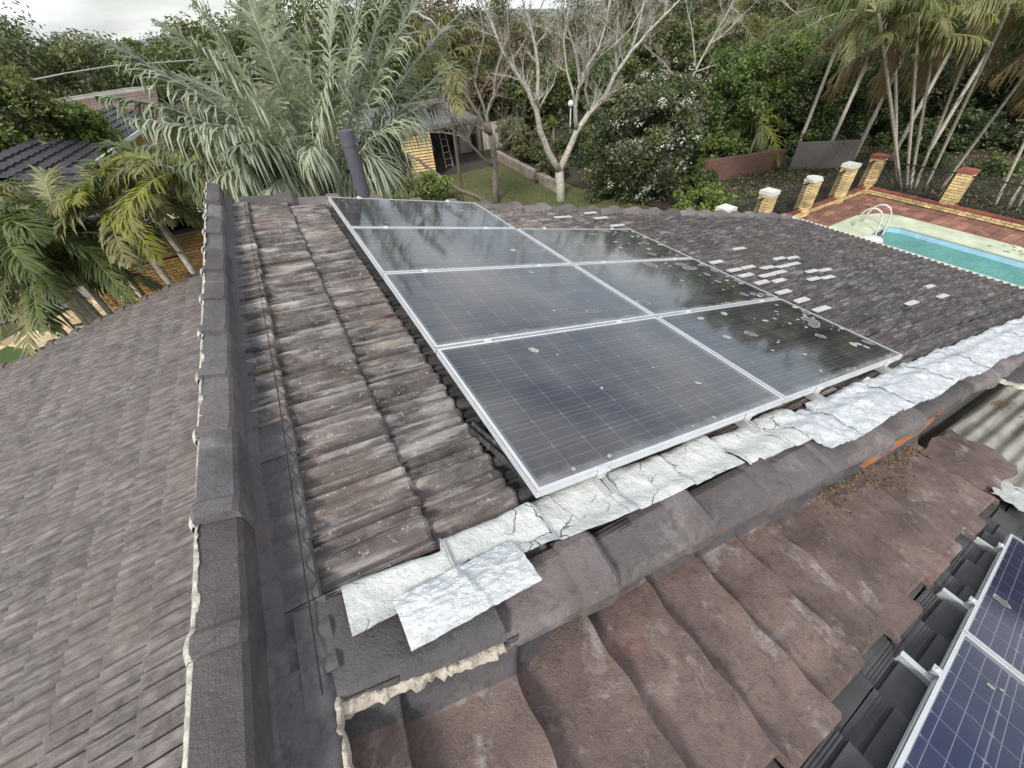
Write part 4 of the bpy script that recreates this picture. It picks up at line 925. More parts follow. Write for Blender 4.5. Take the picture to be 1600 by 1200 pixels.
bare_tree('bare_tree', 'leafless twisted branches above the dark hedge near the top edge', 18.5, [(1295, 200), (1294, 130), (1293, 100)], [
    ([(1293, 100), (1268, 62), (1255, 30), (1226, 6)], .07, .025), ([(1293, 100), (1312, 64), (1342, 18)], .05, .015), ([(1268, 62), (1280, 30), (1300, 0)], .035, .012), ([(1312, 64), (1290, 40), (1278, 10)], .03, .01)], .08, 14, 'grey', 'bare trees in the back garden', .9)
mb = MB(); mb.tube([atY(*p, 12.4) for p in ((775, 325), (740, 305), (715, 296), (690, 278), (668, 262), (655, 250), (630, 238))], [.075, .07, .065, .06, .05, .045, .03], 8)
o = mb.build('fallen_branch', BARK['brown'], None, True, label='long dead branch leaning across the lawn behind the roof', cat='branch')
for k, (p, Y) in enumerate((((640, 255), 13), ((625, 240), 13.2), ((690, 245), 13.0), ((650, 10), 12), ((605, 5), 12), ((775, 8), 15), ((545, 125), 7.3))):
    pass
# ------------------------------------------------------------------ shrubs and hedges
def blossoms(c, rad, n, size, up=.1):
    def f(r):
        P, ids = cloud(c, [q*1.04 for q in rad], n, r, 60, .12, .93); return P
    f.size = size; f.mat = LF['fl']; return f
c1 = atY(1000, 232, 12.6); bush('flowering_shrub', 'big dark shrub covered in small white blossoms behind the roof', 'shrub', c1, (2.15, 1.9, 2.05), 30000, .07, [LF['dk1'], LF['dk2'], LF['ol1'], LF['gy']], 21, extra=blossoms(c1, (2.15, 1.9, 2.05), 1900, .045), nclump=90, cr=.24)
c2_ = atY(1055, 175, 14.0); bush('flowering_shrub', 'smaller white flowering shrub right behind the big one', 'shrub', c2_, (1.5, 1.3, 1.6), 12000, .07, [LF['dk2'], LF['ol1'], LF['gy']], 22, extra=blossoms(c2_, (1.5, 1.3, 1.6), 900, .05), nclump=60, cr=.25)
bush('green_shrub', 'bright green low shrub peeping over the roof edge left of the pool', 'shrub', atY(1095, 318, 9.6), (1.15, .8, .75), 8000, .055, [LF['gr2'], LF['gr3'], LF['gr2']], 23, nclump=50, cr=.25)
bush('green_shrub', 'bright green bush below the flowering shrub on its right', 'shrub', atY(1118, 240, 12.8), (.8, .8, .8), 6000, .07, [LF['gr2'], LF['gr3'], LF['gr1']], 24, nclump=40, cr=.28)
bush('green_shrub', 'low green ground shrub below the shed, close to the solar array', 'shrub', atY(650, 305, 11.5), (1.5, .9, .55), 7000, .06, [LF['gr3'], LF['gr2'], LF['ol2']], 25, nclump=50, cr=.25)
hs = [((1130, 170), 13.6, (1.7, 1.6, 2.0), 'glossy green tree right of the flowering shrub', ['gr1', 'gr2', 'dk2']), ((1180, 120), 15.5, (2.0, 1.8, 1.8), 'tall leafy tree behind the glossy green one', ['gr1', 'dk2', 'ol1', 'gr2']), ((1265, 165), 13.0, (1.9, 1.7, 2.1), 'dense dark hedge above the grey fence', ['dk1', 'dk2', 'gr1']), ((1350, 175), 11.6, (1.9, 1.6, 2.0), 'dark hedge behind the brick pillars, right half', ['dk1', 'dk2', 'gr1']), ((1240, 100), 16, (1.6, 1.6, 1.5), 'bright leafed bush among pale bare branches', ['gr2', 'gr3', 'gr1']), ((1330, 100), 14.5, (2.2, 1.9, 1.7), 'green mass left of the palm crowns', ['gr1', 'dk2', 'ol1'])]
for k, (p, Y, rad, lb, mt) in enumerate(hs): bush('hedge_tree', 'leafy '+lb, 'tree', atY(*p, Y), rad, 17000, .085, [LF[q] for q in mt], 200+k, 'trees and hedge behind the pool fence', nclump=80, cr=.26)
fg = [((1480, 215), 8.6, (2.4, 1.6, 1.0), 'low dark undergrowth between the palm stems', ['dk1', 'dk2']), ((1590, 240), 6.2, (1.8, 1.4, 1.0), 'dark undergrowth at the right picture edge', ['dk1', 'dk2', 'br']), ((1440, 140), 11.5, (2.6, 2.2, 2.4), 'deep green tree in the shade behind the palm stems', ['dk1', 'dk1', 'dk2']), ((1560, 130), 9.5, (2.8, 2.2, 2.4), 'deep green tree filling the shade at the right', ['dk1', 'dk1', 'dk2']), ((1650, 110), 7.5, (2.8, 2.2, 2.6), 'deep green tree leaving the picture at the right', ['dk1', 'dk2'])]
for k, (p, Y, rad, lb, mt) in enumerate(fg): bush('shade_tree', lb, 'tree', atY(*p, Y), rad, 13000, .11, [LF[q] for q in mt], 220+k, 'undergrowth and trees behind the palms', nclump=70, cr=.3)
lg = [((92, 205), 23, (1.7, 1.4, 0.9), 'green bush below the far brown roof', ['gr2', 'gr3', 'gr1']), ((5, 235), 21, (1.6, 1.5, 1.0), 'green bushes at the left, before the dark roof', ['gr1', 'gr2', 'ol1']), ((8, 165), 22, (1.6, 1.5, 1.0), 'olive bush at the left edge under the cable', ['ol1', 'ol2', 'gr2'])]
for k, (p, Y, rad, lb, mt) in enumerate(lg): bush('garden_bush', lb, 'bush', atY(*p, Y), rad, 11000, .085, [LF[q] for q in mt], 240+k, 'bushes at the left', nclump=60, cr=.28)
# distant trees
far = [((15, 128), 44, (6.5, 5, 3.2), 'large dark tree on the skyline at the far left'), ((85, 130), 46, (5.5, 5, 3.0), 'dark tree on the skyline left of the palm tips'), ((150, 125), 52, (5, 5, 2.3), 'hazy tree on the skyline behind the silver palm tips'), ((240, 112), 55, (6, 5, 2.0), 'tree on the skyline hidden by silver fronds'), ((340, 98), 50, (7, 5, 2.4), 'tree on the skyline behind the upper silver fronds'), ((450, 75), 48, (7, 5, 3.4), 'tree on the skyline behind the middle silver fronds'), ((560, 65), 46, (6, 5, 3.8), 'tree on the skyline right of the silver fronds'),
       ((660, 60), 44, (6, 5, 4.2), 'brownish tree far behind the single trunk bare tree'), ((750, 70), 42, (5.5, 5, 3.8), 'tree in the distance between the two bare trees'), ((850, 85), 46, (6, 5, 3.2), 'tree in the distance behind the forked bare tree'), ((950, 55), 40, (6.5, 5, 4.6), 'tree in the distance right of the forked bare tree'), ((1040, 50), 36, (6, 5, 4.2), 'tall distant tree behind the small bare tree'), ((1130, 30), 34, (5.5, 5, 4.4), 'tall distant tree above the leafy trees'), ((1230, 20), 32, (5.5, 5, 4.8), 'tall distant tree behind the twisted branches'), ((1320, 20), 28, (5, 5, 4.6), 'tall dark tree behind the palm crowns, left part'), ((1420, 30), 24, (5, 5, 4.4), 'tall dark tree behind the palm crowns, middle'), ((1520, 20), 20, (5, 4.5, 4.4), 'tall dark tree behind the palm crowns, right part'), ((1620, 10), 17, (4.5, 4, 4.4), 'tall dark tree behind the top right corner')]
for k, (p, Y, rad, lb) in enumerate(far):
    mt = [LF['gy'], LF['ol1'], LF['dk2']] if k < 3 else ([LF['ol1'], LF['br'], LF['dk2'], LF['gy']] if 6 < k < 14 else [LF['dk2'], LF['gr1'], LF['ol1']])
    bush('distant_tree', lb, 'tree', atY(*p, Y), rad, 13000, .15 if Y > 30 else .13, mt, 260+k, 'trees along the skyline', nclump=80, cr=.26)
bt = [((725, 150), 27, (2.6, 2, 1.8), ['dk1', 'dk2', 'br']), ((800, 150), 28, (2.4, 2, 1.6), ['dk2', 'ol1', 'dk1']), ((860, 150), 26, (2.4, 2, 1.8), ['dk2', 'gr1', 'ol1']), ((940, 130), 24, (2.8, 2, 2.2), ['dk2', 'ol1', 'gr1']), ((1020, 100), 25, (2.8, 2, 2.2), ['dk1', 'ol1', 'dk2']), ((640, 140), 29, (2.6, 2, 1.8), ['ol1', 'gr1', 'dk2']), ((1100, 90), 24, (2.6, 2, 2.2), ['dk2', 'gr1', 'ol1'])]
for k, (p, Y, rad, mt) in enumerate(bt): bush('boundary_tree', ['dark', 'brownish', 'olive', 'dense', 'shaded', 'dusty', 'tangled'][k]+' garden tree along the back boundary, '+['above the pale fence', 'between the two bare trees', 'behind the white globe lamp', 'behind the right great limb', 'above the flowering shrub', 'above the shed roof', 'behind the small bare tree'][k], 'tree', atY(*p, Y), rad, 8000, .13, [LF[q] for q in mt], 300+k, 'trees on the back boundary', nclump=60, cr=.28)
gs = [((830, 225), 20, (1.2, 1.0, .8), ['ol1', 'gr1', 'ol2'], 'left of the forked bare tree'), ((905, 230), 18.5, (1.4, 1.1, 1.0), ['gr1', 'ol1', 'dk2'], 'between the great limbs of the forked tree'), ((860, 265), 16.8, (.9, .8, .5), ['ol2', 'ol1', 'br'], 'low beside the stone edging'), ((940, 190), 21, (1.6, 1.2, 1.2), ['dk2', 'gr1', 'ol1'], 'behind the right great limb'), ((1150, 215), 14.2, (1.2, 1.0, 1.0), ['gr1', 'dk2', 'gr2'], 'beside the young palm'), ((1225, 215), 13.6, (1.2, 1.0, 1.0), ['dk2', 'gr1', 'dk1'], 'above the old brick fence'), ((1090, 285), 11.6, (.9, .8, .6), ['dk2', 'gr1'], 'below the flowering shrub'), ((800, 205), 23, (1.0, .8, .8), ['ol1', 'ol2', 'gr1'], 'before the pale ribbed fence'), ((1400, 225), 10.5, (1.4, 1.2, .9), ['dk1', 'dk2'], 'behind the corner pillar'), ((1300, 215), 12.6, (1.6, 1.2, 1.0), ['dk1', 'dk2', 'gr1'], 'above the grey metal fence')]
for k, (p, Y, rad, mt, lb) in enumerate(gs): bush('garden_shrub', 'leafy garden shrub '+lb, 'shrub', atY(*p, Y), rad, 6000, .075, [LF[x_] for x_ in mt], 330+k, 'shrubs in the back garden', nclump=45, cr=.28)
def litter(r):
    while 1:
        x, y = r.uniform(13, 28), r.uniform(-1, 20)
        if (x > 19.7 or y > 7.5) and y < 34-x*.7: return (x, y, G0+.02+.10*r.rand()**3)
r_ = np.random.RandomState(8); PP = np.array([litter(r_) for _ in range(26000)]); cl = np.sin(PP[:, 0]*1.7+1)*np.cos(PP[:, 1]*1.3)+.5*np.sin(PP[:, 0]*3.9)*np.sin(PP[:, 1]*3.1); PP[:, 2] += np.clip(cl, 0, 1)*.28*r_.rand(len(PP)); V, Q = leaves(PP, .06, r_, .6)
mi = np.where(cl > .15, r_.randint(0, 3, len(PP)), r_.randint(2, 5, len(PP)))
o = bpy.data.objects.new('ground_cover', np_mesh('ground_cover', V, Q, [LF['gr1'], LF['dk2'], LF['ol1'], LF['br'], LF['dk1']], mi=mi)); link(o); tag(o, 'leaf litter and low ground cover in the garden behind the pool', 'ground cover', kind='stuff')
# distant hills, horizon haze put into their lightened colour
mb = MB(); P = []
for i in range(41):
    x = -500+i*30; h = 9+3*math.sin(i*.5)+2*math.sin(i*1.3); P.append([(x, 520, G0-1), (x, 640, G0+h*.6), (x, 760, G0+h)])
mb.grid(P); mb.build('hills', simple('wooded_hill', (0.15, 0.18, 0.18), .95, .3, .05, 0), None, True, kind='structure')
# ------------------------------------------------------------------ pool, paving and fence
M['brick_y'] = simple('yellow_brick', (0.60, 0.46, 0.235), .85, .25, 3.2, .4, 60)
M['brick_r'] = simple('red_capping_brick', (0.23, 0.075, 0.055), .8, .3, 3, .3, 50)
M['mort'] = simple('grey_brown_mortar', (0.12, 0.095, 0.065), .9, .3, 9, .4)
M['paver'] = simple('red_brown_paver', (0.25, 0.125, 0.092), .85, .38, 2.1, .4, 50)
M['cope'] = simple('pale_green_coping', (0.50, 0.56, 0.42), .75, .22, 1.6, .3, 40)
M['whitec'] = simple('white_painted_cap', (0.60, 0.61, 0.58), .6, .1, 6, .2, 40)
M['black'] = simple('black_metal', (0.018, 0.018, 0.02), .5, .2, 6, 0)
M['steel'] = simple('stainless_tube', (0.62, 0.64, 0.66), .25, .08, 5, 0, Metallic=.9)
M['tileb'] = simple('pale_blue_waterline', (0.34, 0.56, 0.72), .35, .12, 5, .1)
def watermat():
    g = NG('pool_water'); P = g.pos()
    c = g.ramp(g.noise(.8, 4, P, .6), (.3, (0.07, 0.24, 0.20)), (.7, (0.13, 0.34, 0.29)))
    return g.done(g.bsdf(c, .06, g.bump(g.noise(3.2, 5, g.pos((1, 1.8, 1)), .65), .9, .16), IOR=1.33))
M['water'] = watermat()
# pavers
deck = patch('pool_paving', [(19.1, -8), (19.1, 7.12), (10.2, 7.12), (10.2, 5.4), (17.4, 5.4), (17.4, -8)], G0-.002, M['mort'], kind='structure')
deck.data.polygons[0].flip() if False else None
mb = MB(); mb.box((0, 0, 0.006), (.382, .282, .03)); PAV = mb.mesh('paver', M['paver']); cnt = 0
for i in range(0, 24):
    for j in range(0, 50):
        x = 19.1-.2-.4*i; y = 6.97-.3*j
        if not (-3.5 < y and x > 12.6): continue
        if x < 17.6 and y < 5.9: continue
        if cnt < 300:
            o = bpy.data.objects.new('paver', PAV); link(o, deck); o.location = (x+rs.gauss(0, .002), y, G0+.004+rs.gauss(0, .0025)); o.rotation_euler = (rs.gauss(0, .004), rs.gauss(0, .004), 0); cnt += 1
# coping, shell, water
pool = empty('swimming_pool', (15, 0, G0), 'turquoise swimming pool with pale green coping beyond the roof', 'swimming pool')
pinv = Matrix.Translation((-15, 0, -G0))
def pchild(mb, name, mat, smooth=False, **kw):
    o = mb.build(name, mat, pool, smooth, **kw); o.matrix_parent_inverse = pinv; return o
outer = [(12.2, -6), (17.74, -6), (17.70, 5.15), (17.42, 5.70), (16.7, 6.02), (15.2, 6.02), (12.2, 5.6)]; inner = [(12.9, -6), (16.82, -6), (16.74, 4.65), (16.62, 4.88), (16.4, 4.98), (15.4, 4.92), (12.9, 4.3)]
mb = MB()
for k in range(1, 6): mb.prism([(*outer[k], G0), (*outer[k+1], G0), (*inner[k+1], G0), (*inner[k], G0)], (0, 0, .06))
pchild(mb, 'coping', M['cope'])
mb = MB(); mb.grid([[(*inner[k], G0+.03) for k in range(1, 7)], [(*inner[k], G0-.24) for k in range(1, 7)]]); pchild(mb, 'waterline_tiles', M['tileb'])
mb = MB(); mb.add([(x, y, G0-.13) for x, y in inner], [tuple(range(7))]); o = pchild(mb, 'water', M['water'])
for k in range(2):      # ladder rails
    pass
lad = empty('pool_ladder', (16.2, 4.9, G0), 'curved stainless pool ladder at the corner of the pool', 'ladder')
for k, x in enumerate((15.75, 16.25)):
    mb = MB(); mb.tube([(x, 5.62, G0+.05), (x, 5.55, G0+.40), (x, 5.48, G0+.58), (x, 5.36, G0+.69), (x, 5.20, G0+.72), (x, 5.05, G0+.67), (x, 4.95, G0+.52), (x, 4.88, G0), (x, 4.86, G0-.5)], .024, 8)
    o = mb.build('rail', M['whitec'], lad, True); o.matrix_parent_inverse = Matrix.Translation((-16.2, -4.9, -G0))
mb = MB(); mb.box((16.0, 4.86, G0-.12), (.5, .09, .03)); o = mb.build('step', M['steel'], lad); o.matrix_parent_inverse = Matrix.Translation((-16.2, -4.9, -G0))
mb = MB(); c = np.array([15.25, 4.75, G0-.05]); rr_ = [(0.0, .16), (.14, .155), (.26, .12), (.32, .06), (.30, 0.0)]
mb.grid([[(c[0]+r_*math.cos(a), c[1]+r_*math.sin(a), c[2]+h) for r_, h in rr_] for a in np.linspace(0, 2*math.pi, 20)])
mb.build('pool_float', M['whitec'], None, True, label='round white float in the water by the pool ladder', cat='float')
for k in range(1): pass
# leaves scattered on coping
V = []; Q = []
for i in range(150):
    p = np.array([rs.uniform(17.0, 17.7), rs.uniform(-1, 2.6), G0+.066]) if i < 45 else np.array([rs.uniform(15, 19.0), rs.uniform(6.2, 7.1), G0+.03]); a = rs.uniform(0, 6.3); d = np.array([math.cos(a), math.sin(a), .1])*rs.uniform(.03, .10); e_ = np.array([-d[1], d[0], .02])*.35
    b = len(V); V += [p-d, p+e_, p+d, p-e_]; Q.append((b, b+1, b+2, b+3))
o = bpy.data.objects.new('fallen_leaves', np_mesh('fallen_leaves', V, Q, LF['br'])); link(o); tag(o, 'dark fallen leaves scattered on the pool coping and paving', 'leaves', kind='stuff')
# brick pillars
mb = MB(); mb.box((0, 0, 0), (.268, .105, .068)); BR = mb.mesh('brick', M['brick_y'])
mb = MB(); mb.box((0, 0, 0), (.23, .16, .07)); BR_C = mb.mesh('capping_brick', M['brick_r'])
def pillar(x, y, h, white, label, wd=.39):
    e = empty('brick_pillar', (x, y, G0), label, 'pillar', 'brick pillars of the pool fence'); mb = MB(); mb.box((0, 0, h/2), (wd-.03, wd-.03, h)); mb.build('mortar_core', M['mort'], e)
    for c in range(int(h/.086)):
        for k in range(4):
            o = bpy.data.objects.new('brick', BR); link(o, e); a = k*math.pi/2; off = (wd-.105)/2; t = .0575 if c % 2 else -.0575
            lx, ly = t, -off; o.location = (lx*math.cos(a)-ly*math.sin(a), lx*math.sin(a)+ly*math.cos(a), .043+c*.086); o.rotation_euler = (0, 0, a)
    z = int(h/.086)*.086
    if white == 1: mb = MB(); mb.box((0, 0, z+.06), (wd+.04, wd+.04, .12)); mb.build('cap', M['whitec'], e)
    elif white == 2:
        mb = MB(); n = 12; mb.prism([((wd*.62)*(1+.05*(k % 2))*math.cos(k*6.283/n), (wd*.62)*(1+.05*(k % 2))*math.sin(k*6.283/n), z) for k in range(n)], (0, 0, .06)); mb.box((0, 0, z-.03), (wd+.02, wd+.02, .06)); mb.build('cap', M['whitec'], e)
    else: mb = MB(); mb.box((0, 0, z+.045), (wd+.05, wd+.05, .09)); mb.build('cap', M['brick_r'], e)
    return e
YF, XF = 7.24, 19.32
pil = [(11.2, YF, 1.15, 1, 'yellow brick pillar half hidden by the green shrub'), (13.15, YF, 1.22, 1, 'white capped brick pillar closest to the green shrub'), (15.45, YF, 1.22, 2, 'brick pillar with a wide eight sided white cap'), (17.5, YF, 1.22, 1, 'white capped brick pillar next to the corner pillar'), (XF, YF, 1.22, 0, 'brick pillar at the far corner of the pool fence'), (XF+.1, 4.66, 1.25, 0, 'red capped brick pillar standing alone before the palms'), (XF+.2, 1.9, 1.25, 0, 'red capped brick pillar past the right picture edge')]
for p in pil: pillar(*p)
def fence(a, b, label):
    a = np.array(a); b = np.array(b); l = np.linalg.norm(b-a); d = (b-a)/l; e = empty('fence_panel', (*a, G0), label, 'fence', 'black bar panels of the pool fence'); inv = Matrix.Translation((-a[0], -a[1], -G0))
    mb = MB(); mb.bar((*a, G0+1.12), (*b, G0+1.12), .04, .04); o = mb.build('top_rail', M['black'], e); o.matrix_parent_inverse = inv
    mb = MB(); mb.bar((*a, G0+.30), (*b, G0+.30), .03, .03); o = mb.build('bottom_rail', M['black'], e); o.matrix_parent_inverse = inv
    mb = MB(); n = int(l/.085)
    for k in range(1, n): p = a+d*l*k/n; mb.bar((*p, G0+.30), (*p, G0+1.11), .016, .016, (1, 0, 0))
    o = mb.build('bars', M['black'], e); o.matrix_parent_inverse = inv; tag(o, kind='stuff')
fl = ['left of the first white capped pillar', 'between the first capped pillar and the eight sided cap', 'between the eight sided cap and the next pillar', 'beside the corner pillar, before the grey fence', 'in front of the palm stems', 'right of the lone red capped pillar']
for k in range(6):
    a, b = pil[k], pil[k+1]
    if k < 4: fence((a[0]+.2, YF), (b[0]-.2, YF), 'black bar fence panel '+fl[k])
    else: fence((XF+.05, a[1]-.2), (XF+.12, b[1]+.2), 'black bar fence panel '+fl[k])
lw_ = empty('low_brick_wall', (XF, YF, G0), 'low yellow brick wall with red capping round the pool paving', 'wall'); winv = Matrix.Translation((-XF, -YF, -G0))
mb = MB(); mb.box((XF, (YF-6)/2, G0+.08), (.15, YF+6, .16)); mb.box(((11+XF)/2, YF, G0+.08), (XF-11, .15, .16)); o = mb.build('mortar_core', M['mort'], lw_); o.matrix_parent_inverse = winv
mb = MB(); mb.box((0, 0, 0), (.228, .02, .068)); BRF = mb.mesh('brick', M['brick_y'])
for c in range(2):
    for k in range(30):
        y = YF-.2-.246*k-(.12 if c else 0); o = bpy.data.objects.new('brick', BRF); link(o, lw_); o.matrix_parent_inverse = winv; o.location = (XF-.085, y, G0+.045+.086*c); o.rotation_euler = (0, 0, math.pi/2)
    for k in range(30):
        x = XF-.2-.246*k-(.12 if c else 0); o = bpy.data.objects.new('brick', BRF); link(o, lw_); o.matrix_parent_inverse = winv; o.location = (x, YF-.085, G0+.045+.086*c)
for k in range(30):
    o = bpy.data.objects.new('capping_brick', BR_C); link(o, lw_); o.matrix_parent_inverse = winv; o.location = (XF-.03, YF-.2-.238*k, G0+.20); o.rotation_euler = (0, 0, math.pi/2)
    o = bpy.data.objects.new('capping_brick', BR_C); link(o, lw_); o.matrix_parent_inverse = winv; o.location = (XF-.2-.238*k, YF-.03, G0+.20)

# ------------------------------------------------------------------ garden fences
M['fence_g'] = simple('grey_metal_fence', (0.20, 0.18, 0.165), .6, .15, 2, .05)
M['fence_p'] = simple('pale_metal_fence', (0.40, 0.37, 0.32), .6, .15, 2, .05)
M['fence_b'] = brickmat('old_red_brickwork', (0.15, 0.075, 0.060), (0.20, 0.10, 0.080), (0.11, 0.085, 0.07))
def ribbed(name, a, b, z0, z1, mat, label, n=3):
    a = np.array(a, float); b = np.array(b, float); e = empty(name, (*a, z0), label, 'fence'); inv = Matrix.Translation((-a[0], -a[1], -z0)); d = (b-a)/np.linalg.norm(b-a); nr = np.array([d[1], -d[0]])
    for k in range(n):
        p, q = a+(b-a)*k/n, a+(b-a)*(k+1)/n; m_ = int(np.linalg.norm(q-p)/.045); mb = MB()
        mb.grid([[(*(p+(q-p)*i/m_+nr*(.03 if (i//2) % 2 else 0)), z) for z in (z0, z1)] for i in range(m_+1)]); o = mb.build('fence_sheet', mat, e); o.matrix_parent_inverse = inv
        mb = MB(); mb.bar((*q, z0), (*q, z1+.02), .06, .06, (1, 0, 0)); o = mb.build('post', mat, e); o.matrix_parent_inverse = inv
    mb = MB(); mb.bar((*a, z1), (*b, z1), .06, .05); o = mb.build('top_rail', mat, e); o.matrix_parent_inverse = inv
ribbed('metal_fence', (19.9, 10.7), (21.9, 9.25), G0, G0+1.05, M['fence_g'], 'dull grey ribbed metal fence under the dark hedge', 2)
for k, (p_, Y_, lb_) in enumerate((((1255, 225), 11.9, 'spilling over the top of the grey metal fence'), ((1325, 222), 10.9, 'at the right end of the grey metal fence'), ((1440, 262), 7.4, 'among the palm stems behind the bar fence'), ((1540, 275), 5.6, 'behind the fence right of the lone pillar'))):
    bush('hedge_shrub', 'dark leafy shrub '+lb_, 'shrub', atY(*p_, Y_), (1.1, .8, .55), 5000, .07, [LF['dk2'], LF['gr1'], LF['dk1']], 380+k, 'shrubs along the pool fence', nclump=45, cr=.3)
ribbed('metal_fence', (9.6, 24.4), (13.6, 23.7), G0, G0+1.35, M['fence_p'], 'pale ribbed fence at the far end of the lawn', 4)
mb = MB(); mb.prism([(15.4, 11.5, G0), (19.9, 11.1, G0), (19.9, 11.1, G0+.75), (15.4, 11.5, G0+1.0)], (0, .14, 0)); mb.build('brick_fence', M['fence_b'], None, label='old dark red brick fence behind the pool pillars', cat='fence')
ret = empty('garden_edging', (10.9, 15, G0), 'low stone block edging along the right side of the lawn', 'edging'); mb = MB(); mb.box((0, 0, 0), (.26, .42, .2)); BL = mb.mesh('stone_block', simple('stone_block', (0.24, 0.21, 0.17), .9, .35, 3, .6, 30))
for c in range(2):
    for k in range(16):
        o = bpy.data.objects.new('stone_block', BL); link(o, ret); t = (k+(.5 if c else 0))*.43; o.location = (-.6+.08*t+rs.gauss(0, .01), t, .1+.205*c); o.rotation_euler = (0, 0, rs.gauss(0, .03)-.08)
# lamp post and yucca
lp_ = atY(892, 162, 20.0); e = empty('garden_lamp', (lp_[0], 20, G0), 'thin garden lamp post with a round white globe', 'lamp')
mb = MB(); mb.tube([(0, 0, 0), (0, 0, lp_[2]-G0-.1)], .035, 8); mb.build('post', M['whitec'], e)
mb = MB(); mb.grid([[(.16*math.sin(b)*math.cos(a), .16*math.sin(b)*math.sin(a), lp_[2]-G0+.16*math.cos(b)) for b in np.linspace(.01, 3.13, 8)] for a in np.linspace(0, 6.2832, 12)]); mb.build('globe', M['whitec'], e, True)
yp = atY(865, 195, 21.0); e = empty('spiky_plant', (yp[0], 21, G0), 'pale spiky rosette plant behind the forked bare tree', 'plant'); V = []; Q = []
for k in range(70):
    a = rs.uniform(0, 6.3); el = rs.uniform(-.3, 1.4); d = np.array([math.cos(a)*math.cos(el), math.sin(a)*math.cos(el), math.sin(el)]); s_ = np.cross(d, (0, 0, 1)); s_ /= np.linalg.norm(s_); c = np.array([0, 0, yp[2]-G0]); l = rs.uniform(.5, .8); b = len(V)
    V += [c-s_*.02, c+s_*.02, c+d*l*.6+s_*.025, c+d*l, c+d*l*.6-s_*.025]; Q += [(b, b+1, b+2, b+4), (b+4, b+2, b+3, b+3)]
o = bpy.data.objects.new('leaves', np_mesh('leaves', V, [q for q in Q if len(set(q)) == 4], LF['gr3'])); link(o, e); tag(o, kind='stuff')
mb = MB(); mb.tube([(0, 0, 0), (0, 0, yp[2]-G0)], .06, 7); mb.build('trunk', BARK['brown'], e)

# ------------------------------------------------------------------ shed with ladder
M['board'] = simple('cream_weatherboard', (0.50, 0.37, 0.18), .7, .2, 3, .2)
M['dark_in'] = simple('shed_interior', (0.045, 0.036, 0.03), .9)
M['roof_g'] = simple('grey_metal_roof', (0.10, 0.098, 0.095), .7, .3, 2, .2)
sh = empty('garden_shed', (6, 23, G0), 'cream boarded garden shed with an open dark bay beyond the lawn', 'shed'); si = Matrix.Translation((-6, -23, -G0))
def sc_(mb, name, mat, **kw): o = mb.build(name, mat, sh, **kw); o.matrix_parent_inverse = si; return o
for k in range(17):
    mb = MB(); z = G0+.06+k*.13; mb.prism([(5.35, 20.90, z), (6.75, 20.55, z), (6.75, 20.63, z+.122), (5.35, 20.98, z+.122)], (.01, .04, 0)); sc_(mb, 'weatherboard', M['board'])
for k in range(17):
    mb = MB(); z = G0+.06+k*.13; mb.prism([(6.78, 20.62, z), (6.9, 22.4, z), (6.9, 22.4, z+.128), (6.78, 20.62, z+.128)], (-.03, 0, 0)); sc_(mb, 'weatherboard', M['board'])
mb = MB(); mb.box((6.0, 25.6, G0+1.1), (9.6, .1, 2.2)); mb.box((1.3, 23.2, G0+1.1), (.1, 4.8, 2.2)); mb.box((10.5, 24.6, G0+1.1), (.1, 2.0, 2.2)); mb.box((5.8, 23.2, G0+.01), (9.2, 4.9, .04)); sc_(mb, 'wall', M['dark_in'])
mb = MB(); mb.prism([(.9, 20.9, G0+2.24), (9.4, 20.5, G0+2.24), (9.4, 25.7, G0+2.6), (.9, 25.7, G0+2.6)], (0, 0, .06)); sc_(mb, 'roof', M['roof_g'])
for k in range(24): pass
mb = MB(); mb.bar((.9, 20.87, G0+2.2), (9.4, 20.47, G0+2.2), .05, .12); sc_(mb, 'fascia', M['roof_g'])
for x in (8.9, 10.3): mb = MB(); mb.box((x, 22.4, G0+1.2), (.09, .09, 2.4)); sc_(mb, 'post', M['roof_g'])
mb = MB(); mb.box((2.4, 20.9, G0+.55), (1.5, .1, .07)); sc_(mb, 'rail', M['whitec'])
ldr = empty('step_ladder', (8.05, 22.0, G0), 'pale metal ladder leaning inside the open shed bay', 'ladder')
for s_ in (-.2, .2): mb = MB(); mb.bar((s_, 0, 0), (s_*.8, .45, 1.75), .05, .03); mb.build('stile', M['fence_p'], ldr)
for k in range(6): mb = MB(); t = (k+.5)/6; mb.bar((-.2*(1-.2*t), .45*t, 1.75*t), (.2*(1-.2*t), .45*t, 1.75*t), .04, .03, (0, 0, 1)); mb.build('rung', M['fence_p'], ldr)

# ------------------------------------------------------------------ neighbour's house at left
M['roof_d'] = simple('dark_slate_tile', (0.035, 0.033, 0.038), .55, .3, 3, .2, 50)
M['brick1'] = simple('orange_brick', (0.45, 0.27, 0.105), .85, .3, 2.4, .4, 60)
M['mort_o'] = simple('brown_mortar', (0.20, 0.125, 0.06), .9, .3, 9, .4)
M['winglass'] = simple('dark_window', (0.012, 0.012, 0.014), .08, .1, 3, 0)
nb = empty('neighbour_house', (-4, 15, G0), 'orange brick house with dark tiled roof behind the left palms', 'house'); ni = Matrix.Translation((4, -15, -G0))
def nc(mb, name, mat, **kw): o = mb.build(name, mat, nb, **kw); o.matrix_parent_inverse = ni; return o
YW = 14.35
mb = MB(); mb.box((-3.4, YW+.1, G0+.88), (5.4, .16, 1.76)); mb.box((-3.4, YW+1.6, G0+1.6), (5.4, .1, 3.2)); nc(mb, 'wall', M['mort_o'])
mb = MB(); mb.box((0, 0, 0), (.224, .03, .068)); BN = mb.mesh('brick', M['brick1'])
for c in range(20):
    for k in range(15):
        x = -6.0+.242*k+(.121 if c % 2 else 0); o = bpy.data.objects.new('brick', BN); link(o, nb); o.matrix_parent_inverse = ni; o.location = (x, YW+.01, G0+.045+c*.0865)
